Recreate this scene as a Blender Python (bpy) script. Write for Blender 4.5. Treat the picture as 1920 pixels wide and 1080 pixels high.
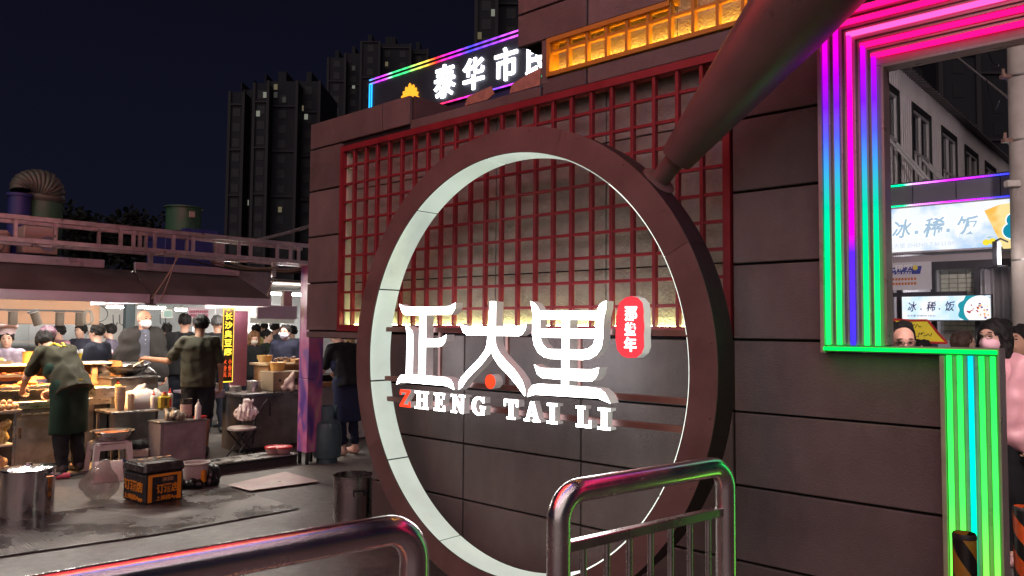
import bpy, bmesh, math, random
import numpy as np
from mathutils import Vector, Matrix
R = math.radians
scene = bpy.context.scene
for o in list(bpy.data.objects): bpy.data.objects.remove(o)
COL = scene.collection

# ------------------------------------------------------------------ camera
CAM_H = 1.6
F_PX, PITCH, ROLL, YAW = 1440.0, R(3.0), R(0.5), R(41.9)
_c, _s, _cr, _sr = math.cos(PITCH), math.sin(PITCH), math.cos(ROLL), math.sin(ROLL)
cd = bpy.data.cameras.new('camera'); cam = bpy.data.objects.new('camera', cd); COL.objects.link(cam)
right = Vector((_cr, -_sr*_s, _sr*_c)); up = Vector((-_sr, -_cr*_s, _cr*_c)); fwd = Vector((0, _c, _s))
M3 = Matrix((right, up, -fwd)).transposed()
cam.matrix_world = Matrix.Translation((0, 0, CAM_H)) @ M3.to_4x4()
cd.sensor_width = 36; cd.lens = 36*F_PX/1920; cd.clip_start = .05; cd.clip_end = 3000
scene.camera = cam

# ------------------------------------------------------------------ night sky
wd = bpy.data.worlds.new('World'); scene.world = wd; wd.use_nodes = True
wn = wd.node_tree; wn.nodes.clear()
wo = wn.nodes.new('ShaderNodeOutputWorld'); wb = wn.nodes.new('ShaderNodeBackground')
wtc = wn.nodes.new('ShaderNodeTexCoord'); wsep = wn.nodes.new('ShaderNodeSeparateXYZ'); wr = wn.nodes.new('ShaderNodeValToRGB')
wn.links.new(wtc.outputs['Generated'], wsep.inputs[0]); wn.links.new(wsep.outputs['Z'], wr.inputs['Fac'])
wr.color_ramp.elements[0].position = 0.0; wr.color_ramp.elements[0].color = (.0064, .0072, .0170, 1)
wr.color_ramp.elements[1].position = 0.5; wr.color_ramp.elements[1].color = (.0034, .0033, .0085, 1)
wn.links.new(wr.outputs['Color'], wb.inputs['Color']); wb.inputs['Strength'].default_value = 1.0
wn.links.new(wb.outputs[0], wo.inputs[0])

# ------------------------------------------------------------------ town glow (low broad key from the street at the left)
sd = bpy.data.lights.new('town_glow', 'SUN'); sd.energy = .72; sd.angle = R(75); sd.color = (1.0, .82, .75)
sun = bpy.data.objects.new('town_glow', sd); COL.objects.link(sun)
sun.rotation_euler = Vector((.28, .84, -.56)).to_track_quat('-Z', 'Y').to_euler()

scene.view_settings.view_transform = 'Standard'; scene.view_settings.look = 'None'
scene.view_settings.exposure = 0; scene.view_settings.gamma = 1
scene.render.engine = 'CYCLES'
cy = scene.cycles
cy.use_denoising = True; cy.max_bounces = 6; cy.diffuse_bounces = 3; cy.glossy_bounces = 3; cy.transmission_bounces = 6; cy.transparent_max_bounces = 6
cy.sample_clamp_indirect = 4; cy.caustics_reflective = False; cy.caustics_refractive = False; cy.use_light_tree = True

# ------------------------------------------------------------------ placing: street frame
NV = Vector((math.sin(YAW), math.cos(YAW), 0)); UV = Vector((math.cos(YAW), -math.sin(YAW), 0))
WALL_D = 3.7                                        # metres from the camera to the gate wall, square on
SO = Vector((-2.36, 8.97, 0))                       # corner post of the food stalls
def ray(px, py):
    X = (px-960)/F_PX; Y = -(py-540)/F_PX
    xc = X*_cr-Y*_sr; yc = X*_sr+Y*_cr
    return Vector((xc, _c-yc*_s, _s+yc*_c))
def at(px, py, Y):                                   # point at forward distance Y
    d = ray(px, py); return d*(Y/d.y)+Vector((0, 0, CAM_H))
def gp(px, py, z=0.0):                               # point on a level plane
    d = ray(px, py); return d*((z-CAM_H)/d.z)+Vector((0, 0, CAM_H))
def uv(px, py, D=WALL_D):                            # along-wall and height on a plane parallel to the gate wall
    d = ray(px, py); H = d*(D/d.dot(NV)); return H.dot(UV), H.z+CAM_H
def sp(px, py, b):                                   # point on a plane parallel to the stall front
    d = ray(px, py); t = (b-SO.dot(UV)*1.0)/(-d.dot(UV)); return d*t+Vector((0, 0, CAM_H))
def sab(p):                                          # world -> stall frame
    r = Vector(p)-SO; return r.dot(NV), -r.dot(UV)
def S(a, b, z=0): return SO+NV*a-UV*b+Vector((0, 0, z))
ROT_W, ROT_S = -YAW, math.pi/2-YAW

# ------------------------------------------------------------------ materials
def nt(m):
    m.use_nodes = True; m.node_tree.nodes.clear(); return m.node_tree
MATS = {}
def mat(name, col, rough=.6, metal=0, var=.18, scale=6, bump=0, bscale=80, emit=None, es=0, spec=.5, rvar=.15, dirt=0, coat=0, alpha=1, trans=0, stretch=None, ovar=0, streak=0, evar=0):
    """Principled surface with noise driven colour, roughness and relief."""
    if name in MATS: return MATS[name]
    m = bpy.data.materials.new(name); t = nt(m); N = t.nodes.new; L = t.links.new
    out = N('ShaderNodeOutputMaterial'); p = N('ShaderNodeBsdfPrincipled'); L(p.outputs[0], out.inputs[0])
    tc = N('ShaderNodeTexCoord'); mp = N('ShaderNodeMapping'); L(tc.outputs['Object'], mp.inputs[0])
    if stretch: mp.inputs['Scale'].default_value = stretch
    oi = N('ShaderNodeObjectInfo')
    ad = N('ShaderNodeVectorMath'); ad.operation = 'ADD'
    mu = N('ShaderNodeMath'); mu.operation = 'MULTIPLY'; mu.inputs[1].default_value = 37.0
    L(oi.outputs['Random'], mu.inputs[0]); L(mp.outputs[0], ad.inputs[0]); L(mu.outputs[0], ad.inputs[1])
    n1 = N('ShaderNodeTexNoise'); n1.inputs['Scale'].default_value = scale; n1.inputs['Detail'].default_value = 6; n1.inputs['Roughness'].default_value = .62
    L(ad.outputs[0], n1.inputs['Vector'])
    c = Vector(col[:3])
    rp = N('ShaderNodeValToRGB'); rp.color_ramp.elements[0].position = .3; rp.color_ramp.elements[1].position = .72
    lo = c*(1-var); hi = c*(1+var)
    rp.color_ramp.elements[0].color = (*lo, 1); rp.color_ramp.elements[1].color = (*[min(1, x) for x in hi], 1)
    L(n1.outputs['Fac'], rp.inputs['Fac'])
    src = rp.outputs['Color']
    if dirt:
        n3 = N('ShaderNodeTexNoise'); n3.inputs['Scale'].default_value = scale*.35; n3.inputs['Detail'].default_value = 8; n3.inputs['Roughness'].default_value = .7
        L(ad.outputs[0], n3.inputs['Vector'])
        r3 = N('ShaderNodeValToRGB'); r3.color_ramp.elements[0].position = .48; r3.color_ramp.elements[1].position = .66
        r3.color_ramp.elements[0].color = (0, 0, 0, 1); r3.color_ramp.elements[1].color = (dirt, dirt, dirt, 1)
        L(n3.outputs['Fac'], r3.inputs['Fac'])
        mx = N('ShaderNodeMix'); mx.data_type = 'RGBA'; L(r3.outputs['Color'], mx.inputs['Factor']); L(src, mx.inputs['A']); mx.inputs['B'].default_value = (c.x*.35, c.y*.32, c.z*.3, 1)
        src = mx.outputs['Result']
    if streak:
        ms = N('ShaderNodeMapping'); ms.inputs['Scale'].default_value = (3.5, 3.5, .8); L(ad.outputs[0], ms.inputs[0])
        n4 = N('ShaderNodeTexNoise'); n4.inputs['Scale'].default_value = 1.6; n4.inputs['Detail'].default_value = 5; n4.inputs['Roughness'].default_value = .65; L(ms.outputs[0], n4.inputs['Vector'])
        r4 = N('ShaderNodeMapRange'); r4.inputs['From Min'].default_value = .45; r4.inputs['From Max'].default_value = .72; r4.inputs['To Min'].default_value = 1; r4.inputs['To Max'].default_value = 1-streak; L(n4.outputs['Fac'], r4.inputs['Value'])
        vm = N('ShaderNodeVectorMath'); vm.operation = 'SCALE'; L(src, vm.inputs[0]); L(r4.outputs[0], vm.inputs['Scale']); src = vm.outputs[0]
    if ovar:
        r5 = N('ShaderNodeMapRange'); r5.inputs['To Min'].default_value = 1-ovar; r5.inputs['To Max'].default_value = 1+ovar; L(oi.outputs['Random'], r5.inputs['Value'])
        v5 = N('ShaderNodeVectorMath'); v5.operation = 'SCALE'; L(src, v5.inputs[0]); L(r5.outputs[0], v5.inputs['Scale']); src = v5.outputs[0]
    L(src, p.inputs['Base Color'])
    rr = N('ShaderNodeMapRange'); rr.inputs['To Min'].default_value = max(.02, rough-rvar); rr.inputs['To Max'].default_value = min(1, rough+rvar)
    rr.inputs['From Min'].default_value = .3; rr.inputs['From Max'].default_value = .7
    L(n1.outputs['Fac'], rr.inputs['Value']); L(rr.outputs[0], p.inputs['Roughness'])
    p.inputs['Metallic'].default_value = metal; p.inputs['Specular IOR Level'].default_value = spec
    p.inputs['Coat Weight'].default_value = coat; p.inputs['Alpha'].default_value = alpha; p.inputs['Transmission Weight'].default_value = trans
    if bump:
        n2 = N('ShaderNodeTexNoise'); n2.inputs['Scale'].default_value = bscale; n2.inputs['Detail'].default_value = 4
        L(ad.outputs[0], n2.inputs['Vector'])
        bp = N('ShaderNodeBump'); bp.inputs['Strength'].default_value = min(1, bump); bp.inputs['Distance'].default_value = .01
        L(n2.outputs['Fac'], bp.inputs['Height']); L(bp.outputs[0], p.inputs['Normal'])
    if es:
        p.inputs['Emission Color'].default_value = (*(emit or col)[:3], 1); p.inputs['Emission Strength'].default_value = es
        if evar:
            r6 = N('ShaderNodeMapRange'); r6.inputs['From Min'].default_value = .32; r6.inputs['From Max'].default_value = .68; r6.inputs['To Min'].default_value = es*(1-evar); r6.inputs['To Max'].default_value = es*(1+evar); L(n1.outputs['Fac'], r6.inputs['Value']); L(r6.outputs[0], p.inputs['Emission Strength'])
    MATS[name] = m; return m
def glow(name, col, es, vary=0, scale=20):
    """A lit lamp face."""
    if name in MATS: return MATS[name]
    m = bpy.data.materials.new(name); t = nt(m); N = t.nodes.new; L = t.links.new
    out = N('ShaderNodeOutputMaterial'); e = N('ShaderNodeEmission'); L(e.outputs[0], out.inputs[0])
    e.inputs['Color'].default_value = (*col[:3], 1); e.inputs['Strength'].default_value = es
    if vary:
        tc = N('ShaderNodeTexCoord'); n = N('ShaderNodeTexNoise'); n.inputs['Scale'].default_value = scale; L(tc.outputs['Object'], n.inputs['Vector'])
        r = N('ShaderNodeMapRange'); r.inputs['From Min'].default_value = .3; r.inputs['From Max'].default_value = .7
        r.inputs['To Min'].default_value = es*(1-vary); r.inputs['To Max'].default_value = es*(1+vary); L(n.outputs['Fac'], r.inputs['Value']); L(r.outputs[0], e.inputs['Strength'])
    MATS[name] = m; return m
def glow_ramp(name, axis, lo, hi, stops, es, pix=0):
    """LED strip whose diodes change colour along its length (object axis)."""
    if name in MATS: return MATS[name]
    m = bpy.data.materials.new(name); t = nt(m); N = t.nodes.new; L = t.links.new
    out = N('ShaderNodeOutputMaterial'); e = N('ShaderNodeEmission'); L(e.outputs[0], out.inputs[0])
    tc = N('ShaderNodeTexCoord'); sx = N('ShaderNodeSeparateXYZ'); L(tc.outputs['Object'], sx.inputs[0])
    mr = N('ShaderNodeMapRange'); mr.inputs['From Min'].default_value = lo; mr.inputs['From Max'].default_value = hi; L(sx.outputs['XYZ'.index(axis)], mr.inputs['Value'])
    rp = N('ShaderNodeValToRGB'); el = rp.color_ramp.elements
    while len(el) < len(stops): el.new(.5)
    for q, (pos, c) in zip(el, stops): q.position = pos; q.color = (*c, 1)
    L(mr.outputs[0], rp.inputs['Fac']); L(rp.outputs['Color'], e.inputs['Color']); e.inputs['Strength'].default_value = es
    if pix:
        wv = N('ShaderNodeMath'); wv.operation = 'MULTIPLY'; wv.inputs[1].default_value = pix; L(sx.outputs['XYZ'.index(axis)], wv.inputs[0])
        sn = N('ShaderNodeMath'); sn.operation = 'SINE'; L(wv.outputs[0], sn.inputs[0])
        r2 = N('ShaderNodeMapRange'); r2.inputs['From Min'].default_value = -1; r2.inputs['To Min'].default_value = es*.75; r2.inputs['To Max'].default_value = es*1.2
        L(sn.outputs[0], r2.inputs['Value']); L(r2.outputs[0], e.inputs['Strength'])
    MATS[name] = m; return m

# ------------------------------------------------------------------ mesh helpers
class MB:
    def __init__(s): s.v = []; s.f = []
    def add(s, vs, fs):
        b = len(s.v); s.v += [tuple(v) for v in vs]; s.f += [tuple(b+i for i in f) for f in fs]; return s
    def box(s, x0, x1, y0, y1, z0, z1, c=0):
        if c <= 0:
            return s.add([(x0,y0,z0),(x1,y0,z0),(x1,y1,z0),(x0,y1,z0),(x0,y0,z1),(x1,y0,z1),(x1,y1,z1),(x0,y1,z1)],
                         [(3,2,1,0),(4,5,6,7),(0,1,5,4),(1,2,6,5),(2,3,7,6),(3,0,4,7)])
        X, Y, Z = (x0, x1), (y0, y1), (z0, z1); sg = (1, -1); V = []; ix = {}
        for i in (0, 1):
            for j in (0, 1):
                for k in (0, 1):
                    for ax in range(3):
                        ix[(i, j, k, ax)] = len(V)
                        V.append((X[i]+(0 if ax == 0 else c*sg[i]), Y[j]+(0 if ax == 1 else c*sg[j]), Z[k]+(0 if ax == 2 else c*sg[k])))
        F = []
        for ax in range(3):
            for sd_ in (0, 1):
                q = []
                for a, b in ((0, 0), (1, 0), (1, 1), (0, 1)):
                    key = [a, b]; key.insert(ax, sd_); q.append(ix[(*key, ax)])
                flip = (sd_ == 0) != (ax == 1)
                F.append(tuple(q[::-1]) if flip else tuple(q))
        for ax in range(3):
            o1, o2 = [t for t in range(3) if t != ax]
            for a in (0, 1):
                for b in (0, 1):
                    def key(e, n):
                        k3 = [0, 0, 0]; k3[ax] = e; k3[o1] = a; k3[o2] = b; return ix[(*k3, n)]
                    F.append((key(0, o1), key(1, o1), key(1, o2), key(0, o2)))
        for i in (0, 1):
            for j in (0, 1):
                for k in (0, 1): F.append((ix[(i,j,k,0)], ix[(i,j,k,1)], ix[(i,j,k,2)]))
        return s.add(V, F)
    def tube(s, pts, r, n=10, cap=True, closed=False):
        P = [Vector(p) for p in pts]; m = len(P); rs = r if isinstance(r, (list, tuple)) else [r]*m
        rings = []; ref = None
        for i in range(m):
            if closed: t = P[(i+1) % m]-P[i-1]
            else: t = P[min(i+1, m-1)]-P[max(i-1, 0)]
            t.normalize()
            if ref is None: ref = Vector((0, 0, 1)) if abs(t.z) < .9 else Vector((1, 0, 0))
            x = ref-t*ref.dot(t)
            if x.length < 1e-6: x = t.orthogonal()
            x.normalize(); y = t.cross(x); ref = x
            rings.append([P[i]+(x*math.cos(2*math.pi*k/n)+y*math.sin(2*math.pi*k/n))*rs[i] for k in range(n)])
        V = [v for rg in rings for v in rg]; F = []
        for i in range(m if closed else m-1):
            a = i*n; b = ((i+1) % m)*n
            for k in range(n): F.append((a+k, a+(k+1) % n, b+(k+1) % n, b+k))
        if cap and not closed: F.append(tuple(range(n))[::-1]); F.append(tuple(range((m-1)*n, m*n)))
        return s.add(V, F)
    def lathe(s, prof, n=24, c=(0, 0, 0), axis=None):
        V = []; F = []; m = len(prof)
        for r_, z_ in prof:
            for k in range(n):
                a = 2*math.pi*k/n; V.append((c[0]+r_*math.cos(a), c[1]+r_*math.sin(a), c[2]+z_))
        for i in range(m-1):
            for k in range(n): F.append((i*n+k, i*n+(k+1) % n, (i+1)*n+(k+1) % n, (i+1)*n+k))
        return s.add(V, F)
    def prism(s, poly, y0, y1):                     # outline in x,z extruded along y
        n = len(poly); ar = sum(poly[i][0]*poly[(i+1) % n][1]-poly[(i+1) % n][0]*poly[i][1] for i in range(n))
        if ar < 0: poly = poly[::-1]
        V = [(x, y0, z) for x, z in poly]+[(x, y1, z) for x, z in poly]
        F = [tuple(range(n)), tuple(range(2*n-1, n-1, -1))]+[((i+1) % n, i, n+i, n+(i+1) % n) for i in range(n)]
        return s.add(V, F)
    def ell(s, c, r, n=12, m=8):
        V = [(c[0], c[1], c[2]-r[2])]; F = []
        for i in range(1, m):
            ph = math.pi*i/m-math.pi/2
            for k in range(n):
                a = 2*math.pi*k/n; V.append((c[0]+r[0]*math.cos(ph)*math.cos(a), c[1]+r[1]*math.cos(ph)*math.sin(a), c[2]+r[2]*math.sin(ph)))
        V.append((c[0], c[1], c[2]+r[2])); top = len(V)-1
        for k in range(n): F.append((0, 1+(k+1) % n, 1+k)); F.append((top, 1+(m-2)*n+k, 1+(m-2)*n+(k+1) % n))
        for i in range(m-2):
            for k in range(n): F.append((1+i*n+k, 1+i*n+(k+1) % n, 1+(i+1)*n+(k+1) % n, 1+(i+1)*n+k))
        return s.add(V, F)
    def warp(s, fn): s.v = [tuple(fn(*v)) for v in s.v]; return s
    def mesh(s, name, m, smooth=.6):
        me = bpy.data.meshes.new(name); me.from_pydata(s.v, [], s.f); me.materials.append(m)
        if smooth:
            me.polygons.foreach_set('use_smooth', [True]*len(me.polygons)); me.set_sharp_from_angle(angle=smooth)
        me.update(); return me
    def obj(s, name, m, parent=None, smooth=.6): return link(name, s.mesh(name, m, smooth), parent)
def link(name, me, parent=None, loc=None, rotz=0):
    o = bpy.data.objects.new(name, me); COL.objects.link(o)
    if parent: o.parent = parent
    if loc is not None: o.location = loc
    if rotz: o.rotation_euler.z = rotz
    return o
def tag(o, label, cat, group=None):
    o['label'] = label; o['category'] = cat
    if group: o['group'] = group
    return o
def thing(name, label, cat, loc=(0, 0, 0), rotz=0, group=None):
    o = bpy.data.objects.new(name, None); COL.objects.link(o); o.location = loc; o.rotation_euler.z = rotz; o.empty_display_size = .1
    return tag(o, label, cat, group)
def structure(o): o['kind'] = 'structure'; return o
def stuff(o, label, cat): o['kind'] = 'stuff'; return tag(o, label, cat)
def text_mesh(body, w=None, h=None, ext=.004, bold=.0, shear=0, name='lettering', m=None, space=1.0, center=True):
    """Lettering as flat extruded mesh in x,z, facing -y; scaled to w x h."""
    c = bpy.data.curves.new('t', 'FONT'); c.body = body; c.offset = bold; c.extrude = .01; c.shear = shear; c.space_character = space; c.resolution_u = 3
    o = bpy.data.objects.new('t', c); COL.objects.link(o); bpy.context.view_layer.update()
    me = bpy.data.meshes.new_from_object(o.evaluated_get(bpy.context.evaluated_depsgraph_get()))
    bpy.data.objects.remove(o); bpy.data.curves.remove(c)
    n = len(me.vertices); co = np.zeros(n*3, np.float32); me.vertices.foreach_get('co', co); co = co.reshape(-1, 3)
    lo = co.min(0); hi = co.max(0); sz = hi-lo
    sx = (w/sz[0]) if w else None; sy = (h/sz[1]) if h else None
    sx = sx or sy; sy = sy or sx
    q = np.zeros_like(co); q[:, 0] = (co[:, 0]-(lo[0]+hi[0])/2)*sx; q[:, 2] = (co[:, 1]-(lo[1]+hi[1])/2)*sy; q[:, 1] = -(co[:, 2]/.01)*ext
    me.vertices.foreach_set('co', q.ravel()); me.materials.clear()
    if m: me.materials.append(m)
    me.name = name; me.update(); return me
def put_text(body, x, y, z, w, h, m, parent, name='lettering', **k):
    o = link(name, text_mesh(body, w, h, m=m, name=name, **k), parent, (x, y, z)); return o
def copy_tree(o, parent=None):
    c = o.copy(); COL.objects.link(c); c.parent = parent
    for ch in list(o.children): copy_tree(ch, c)
    return c
rnd = random.Random(7)

# ================================================================== ground
def ground_material():
    m = bpy.data.materials.new('street_concrete'); t = nt(m); N = t.nodes.new; L = t.links.new
    out = N('ShaderNodeOutputMaterial'); p = N('ShaderNodeBsdfPrincipled'); L(p.outputs[0], out.inputs[0])
    tc = N('ShaderNodeTexCoord')
    a = N('ShaderNodeTexNoise'); a.inputs['Scale'].default_value = .9; a.inputs['Detail'].default_value = 9; a.inputs['Roughness'].default_value = .68; L(tc.outputs['Object'], a.inputs['Vector'])
    b = N('ShaderNodeTexNoise'); b.inputs['Scale'].default_value = 14; b.inputs['Detail'].default_value = 6; L(tc.outputs['Object'], b.inputs['Vector'])
    r = N('ShaderNodeValToRGB'); e = r.color_ramp.elements
    e[0].position = .33; e[0].color = (.042, .036, .033, 1); e[1].position = .68; e[1].color = (.185, .160, .148, 1); q = e.new(.5); q.color = (.108, .093, .086, 1)
    mx = N('ShaderNodeMix'); mx.data_type = 'FLOAT'; mx.inputs['Factor'].default_value = .35; L(a.outputs['Fac'], mx.inputs['A']); L(b.outputs['Fac'], mx.inputs['B'])
    L(mx.outputs['Result'], r.inputs['Fac']); L(r.outputs['Color'], p.inputs['Base Color'])
    rr = N('ShaderNodeMapRange'); rr.inputs['From Min'].default_value = .35; rr.inputs['From Max'].default_value = .65; rr.inputs['To Min'].default_value = .34; rr.inputs['To Max'].default_value = .68
    L(a.outputs['Fac'], rr.inputs['Value']); L(rr.outputs[0], p.inputs['Roughness'])
    c = N('ShaderNodeTexNoise'); c.inputs['Scale'].default_value = 55; c.inputs['Detail'].default_value = 5; L(tc.outputs['Object'], c.inputs['Vector'])
    bp = N('ShaderNodeBump'); bp.inputs['Strength'].default_value = .35; bp.inputs['Distance'].default_value = .012; L(c.outputs['Fac'], bp.inputs['Height']); L(bp.outputs[0], p.inputs['Normal'])
    return m
structure(MB().add([(-900, -300, 0), (900, -300, 0), (900, 1500, 0), (-900, 1500, 0)], [(0, 1, 2, 3)]).obj('ground', ground_material()))

# ================================================================== gate wall
stone = mat('wall_stone', (.172, .142, .132), .72, var=.20, scale=2.2, bump=.34, bscale=150, dirt=.4, rvar=.1, ovar=.12, streak=.16)
joint = mat('wall_joint', (.02, .019, .02), .9)
plaster = mat('wall_plaster', (.38, .365, .32), .85, var=.16, scale=9, bump=.9, bscale=70, dirt=.3)
redpaint = mat('red_lattice_paint', (.25, .022, .030), .45, var=.2, scale=8, bump=.1, bscale=60)
yellowpaint = mat('amber_lattice_paint', (.55, .26, .03), .5, var=.15, scale=8)
WO = NV*WALL_D
wall = thing('gate_wall', 'grey stone panelled gateway wall with red and amber lattices', 'wall', WO, ROT_W)
core = MB()
core.box(-4.735, -.83, .033, .12, 0, 1.5)
core.box(-5.665, -4.36, .125, 1.0, 1.505, 3.33).box(-5.665, -5.21, .03, .125, 1.505, 3.33).box(-5.21, -4.36, .03, .125, 3.07, 3.33)
core.box(-4.36, -1.80, .125, .5, 1.5, 3.13).box(-4.36, -3.09, .03, .125, 3.07, 3.13)
core.box(-3.28, -2.16, .12, .2, 3.44, 4.7).box(-3.07, -2.16, .12, .19, 3.13, 3.44).box(-2.16, -1.31, .12, .2, 3.13, 4.7)
core.box(-3.28, -2.17, .03, .12, 3.45, 4.7).box(-3.07, -1.81, .03, .12, 3.07, 3.175).box(-1.80, -1.31, .03, .12, 1.5, 3.125)
core.box(-1.31, 2.0, .12, .3, 3.14, 4.7).box(-5.21, -1.8, .03, .125, 1.5, 1.56)
core.obj('core', joint, wall, 0)
def panel(u0, u1, v0, v1, y0=0.0, y1=.032, g=.0065, m=stone): return MB().box(u0+g, u1-g, y0+rnd.uniform(-.0015, .0015), y1, v0+g, v1-g, .004).obj('panel', m, wall, .5)
ROWS = [.005, .44, .815, 1.187, 1.552]
LC = [-4.74, -3.752, -2.763, -1.79, -.82]
for i in range(4):
    for j in range(4):
        if i == 3 and j == 3: continue
        panel(LC[i], LC[i+1], ROWS[j], ROWS[j+1])
g = .0065
MB().prism([(-1.79+g, 1.187+g), (-.82-g, 1.187+g), (-.82-g, 1.498), (-1.312, 1.498), (-1.312, 1.552-g), (-1.79+g, 1.552-g)], 0, .032).obj('panel', stone, wall, .5)
for v0, v1 in ((1.564, 1.964), (1.964, 2.357), (2.357, 2.748), (2.748, 3.112)): panel(-5.672, -5.212, v0, v1)
panel(-5.672, -4.744, 1.502, 1.564); 
panel(-5.672, -4.69, 3.112, 3.342); panel(-4.69, -4.36, 3.112, 3.342); panel(-4.36, -3.09, 3.072, 3.145, g=.003)
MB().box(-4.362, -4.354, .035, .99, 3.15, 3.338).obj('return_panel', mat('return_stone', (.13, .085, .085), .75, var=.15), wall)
MB().box(-5.676, -5.667, .035, .99, 1.51, 3.34).obj('return_panel', stone, wall)
for v0, v1 in ((1.552, 1.938), (1.938, 2.31), (2.31, 2.69), (2.69, 3.072)): panel(-1.795, -1.308, v0, v1)
panel(-3.08, -2.728, 3.072, 3.185); panel(-2.728, -1.308, 3.072, 3.185)
MB().box(-3.083, -3.034, -.002, .19, 3.148, 3.432, .003).obj('return_panel', stone, wall)
for u0, u1 in ((-3.295, -2.726), (-2.726, -2.168)):
    for v0, v1 in ((3.432, 3.652), (3.652, 4.15), (4.15, 4.7)): panel(u0, u1, v0, v1)
for u0, u1 in ((-1.308, .3), (.3, 2.0)): panel(u0, u1, 3.13, 3.9); panel(u0, u1, 3.9, 4.7)
panel(-2.168, -1.308, 4.05, 4.7)
# plaster behind the red lattice
PR, PC = [1.6, 1.96, 2.73, 3.062], [-5.205, -4.55, -3.57, -2.66, -1.805]
for i in range(4):
    for j in range(3): MB().box(PC[i]+.004, PC[i+1]-.004, .108, .127, PR[j]+.004, PR[j+1]-.004, .003).obj('plaster_panel', plaster, wall, .5)
MB().box(-5.204, -5.165, .03, .107, 1.6, 3.06).obj('reveal', mat('reveal_white', (.5, .52, .46), .7), wall)  # paler, greener colour stands for the lamp wash on the recess side
# red lattice frame and bars
U0, U1, V0, V1 = -5.212, -1.80, 1.565, 3.072
fr = MB().box(U0, U0+.035, -.012, .105, V0, V1).box(U1-.04, U1, -.012, .105, V0, V1).box(U0+.035, U1-.04, -.012, .06, V1-.045, V1).box(U0+.035, U1-.04, -.012, .1, V0, V0+.052)
fr.obj('lattice_frame', redpaint, wall)
nb = 23; pu = (U1-.02-(U0+.02))/nb
vb = MB().box(-.0105, .0105, 0, .034, V0+.04, V1-.045, .002).mesh('lattice_bar', redpaint)
for k in range(1, nb): link('lattice_bar', vb, wall, (U0+.02+k*pu+rnd.uniform(-.003, .003), rnd.uniform(-.001, .001), 0))
hbm = MB().box(U0+.035, U1-.04, .006, .03, -.0092, .0092, .002).mesh('lattice_bar', redpaint)
for k in range(1, 10): link('lattice_bar', hbm, wall, (0, 0, 1.585+k*.1465))
# LED wash along the foot of the recess
wash = MB()
for k in range(66): wash.box(-5.15+k*.05, -5.15+k*.05+.03, .075, .09, 1.608, 1.622)
wash.obj('wash_lamp', glow('wash_diode', (.98, 1, .42), 42), wall)
# amber lattice
yl = mat('amber_plaster', (.42, .37, .28), .85, var=.15, bump=1, bscale=70)
MB().box(-3.03, -2.16, .085, .118, 3.19, 3.428).obj('plaster_panel', yl, wall)
MB().box(-2.155, -1.32, .085, .118, 3.19, 4.045).obj('plaster_panel', yl, wall)
f2 = MB().box(-3.034, -3.008, -.014, .084, 3.186, 3.43).box(-3.008, -1.31, -.014, .05, 3.186, 3.212).box(-3.008, -2.155, -.014, .05, 3.402, 3.43).box(-2.166, -2.142, -.014, .084, 3.43, 4.05).box(-2.142, -1.31, -.014, .05, 4.02, 4.05)
f2.obj('lattice_frame', yellowpaint, wall)
for k in range(1, 12):
    u = -3.02+k*.1435; tall = u > -2.16
    MB().box(u-.0095, u+.0095, 0, .04, 3.212, 4.02 if tall else 3.402, .002).obj('lattice_bar', yellowpaint, wall)
for v in (3.345, 3.49, 3.635, 3.78, 3.925): MB().box(-3.008 if v < 3.4 else -2.142, -1.31, .005, .035, v-.009, v+.009, .002).obj('lattice_bar', yellowpaint, wall)
aw = MB()
for k in range(33): aw.box(-3.0+k*.05, -2.97+k*.05, .055, .07, 3.216, 3.228)
for k in range(0): aw.box(-3.0+k*.05, -2.97+k*.05, .055, .07, 3.388, 3.399)
for k in range(16): aw.box(-2.13+k*.05, -2.10+k*.05, .055, .07, 4.0, 4.012)
for k in range(0): aw.box(-2.138, -2.126, .055, .07, 3.26+k*.05, 3.29+k*.05)
aw.obj('wash_lamp', glow('amber_diode', (1, .56, .05), 46), wall)
# torn flashing on the wall head
tan = mat('torn_flashing', (.42, .24, .17), .6, var=.3, scale=20, bump=.3)
for pl in ([(-3.78, 3.147), (-3.56, 3.147), (-3.50, 3.175), (-3.53, 3.232), (-3.75, 3.205)], [(-3.36, 3.148), (-3.10, 3.150), (-3.09, 3.262), (-3.2, 3.245), (-3.34, 3.205)]):
    MB().prism(pl, .002, .012).obj('torn_flashing', tan, wall)

# ================================================================== magnifier sign
rimp = mat('bronze_brown_paint', (.135, .083, .074), .45, var=.2, scale=3, bump=.06, bscale=40, dirt=.25)
hanp = mat('bronze_handle_paint', (.20, .125, .11), .40, metal=.2, var=.16, scale=2.5, bump=.1, bscale=120)
RC = (-3.050, 1.400); RO_, RI_ = 1.374, 1.228
sign = thing('magnifier_sign', 'giant brown magnifying glass sign ring with glowing white characters', 'sign', WO, ROT_W)
def ring(ro, ri, y0, y1, n=128):
    V = []; F = []
    for k in range(n):
        a = 2*math.pi*k/n; c, s = math.cos(a), math.sin(a)
        for r_, y_ in ((ro, y0), (ro, y1), (ri, y1), (ri, y0)): V.append((RC[0]+r_*c, y_, RC[1]+r_*s))
    for k in range(n):
        q = (k+1) % n
        for j in range(4): F.append((k*4+j, k*4+(j+1) % 4, q*4+(j+1) % 4, q*4+j))
    return MB().add(V, F)
rimp2 = mat('rim_sheet_paint', (.188, .118, .104), .45, var=.22, scale=3, bump=.08, bscale=30, dirt=.3, ovar=.07)
ring(RO_-.012, RI_+.002, -.390, -.218).obj('rim_core', mat('rim_seam_dark', (.03, .02, .02), .7), sign, .5)
ra_ = [-20, 27, 71, 118, 163, 207, 251, 296, 340]
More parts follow.
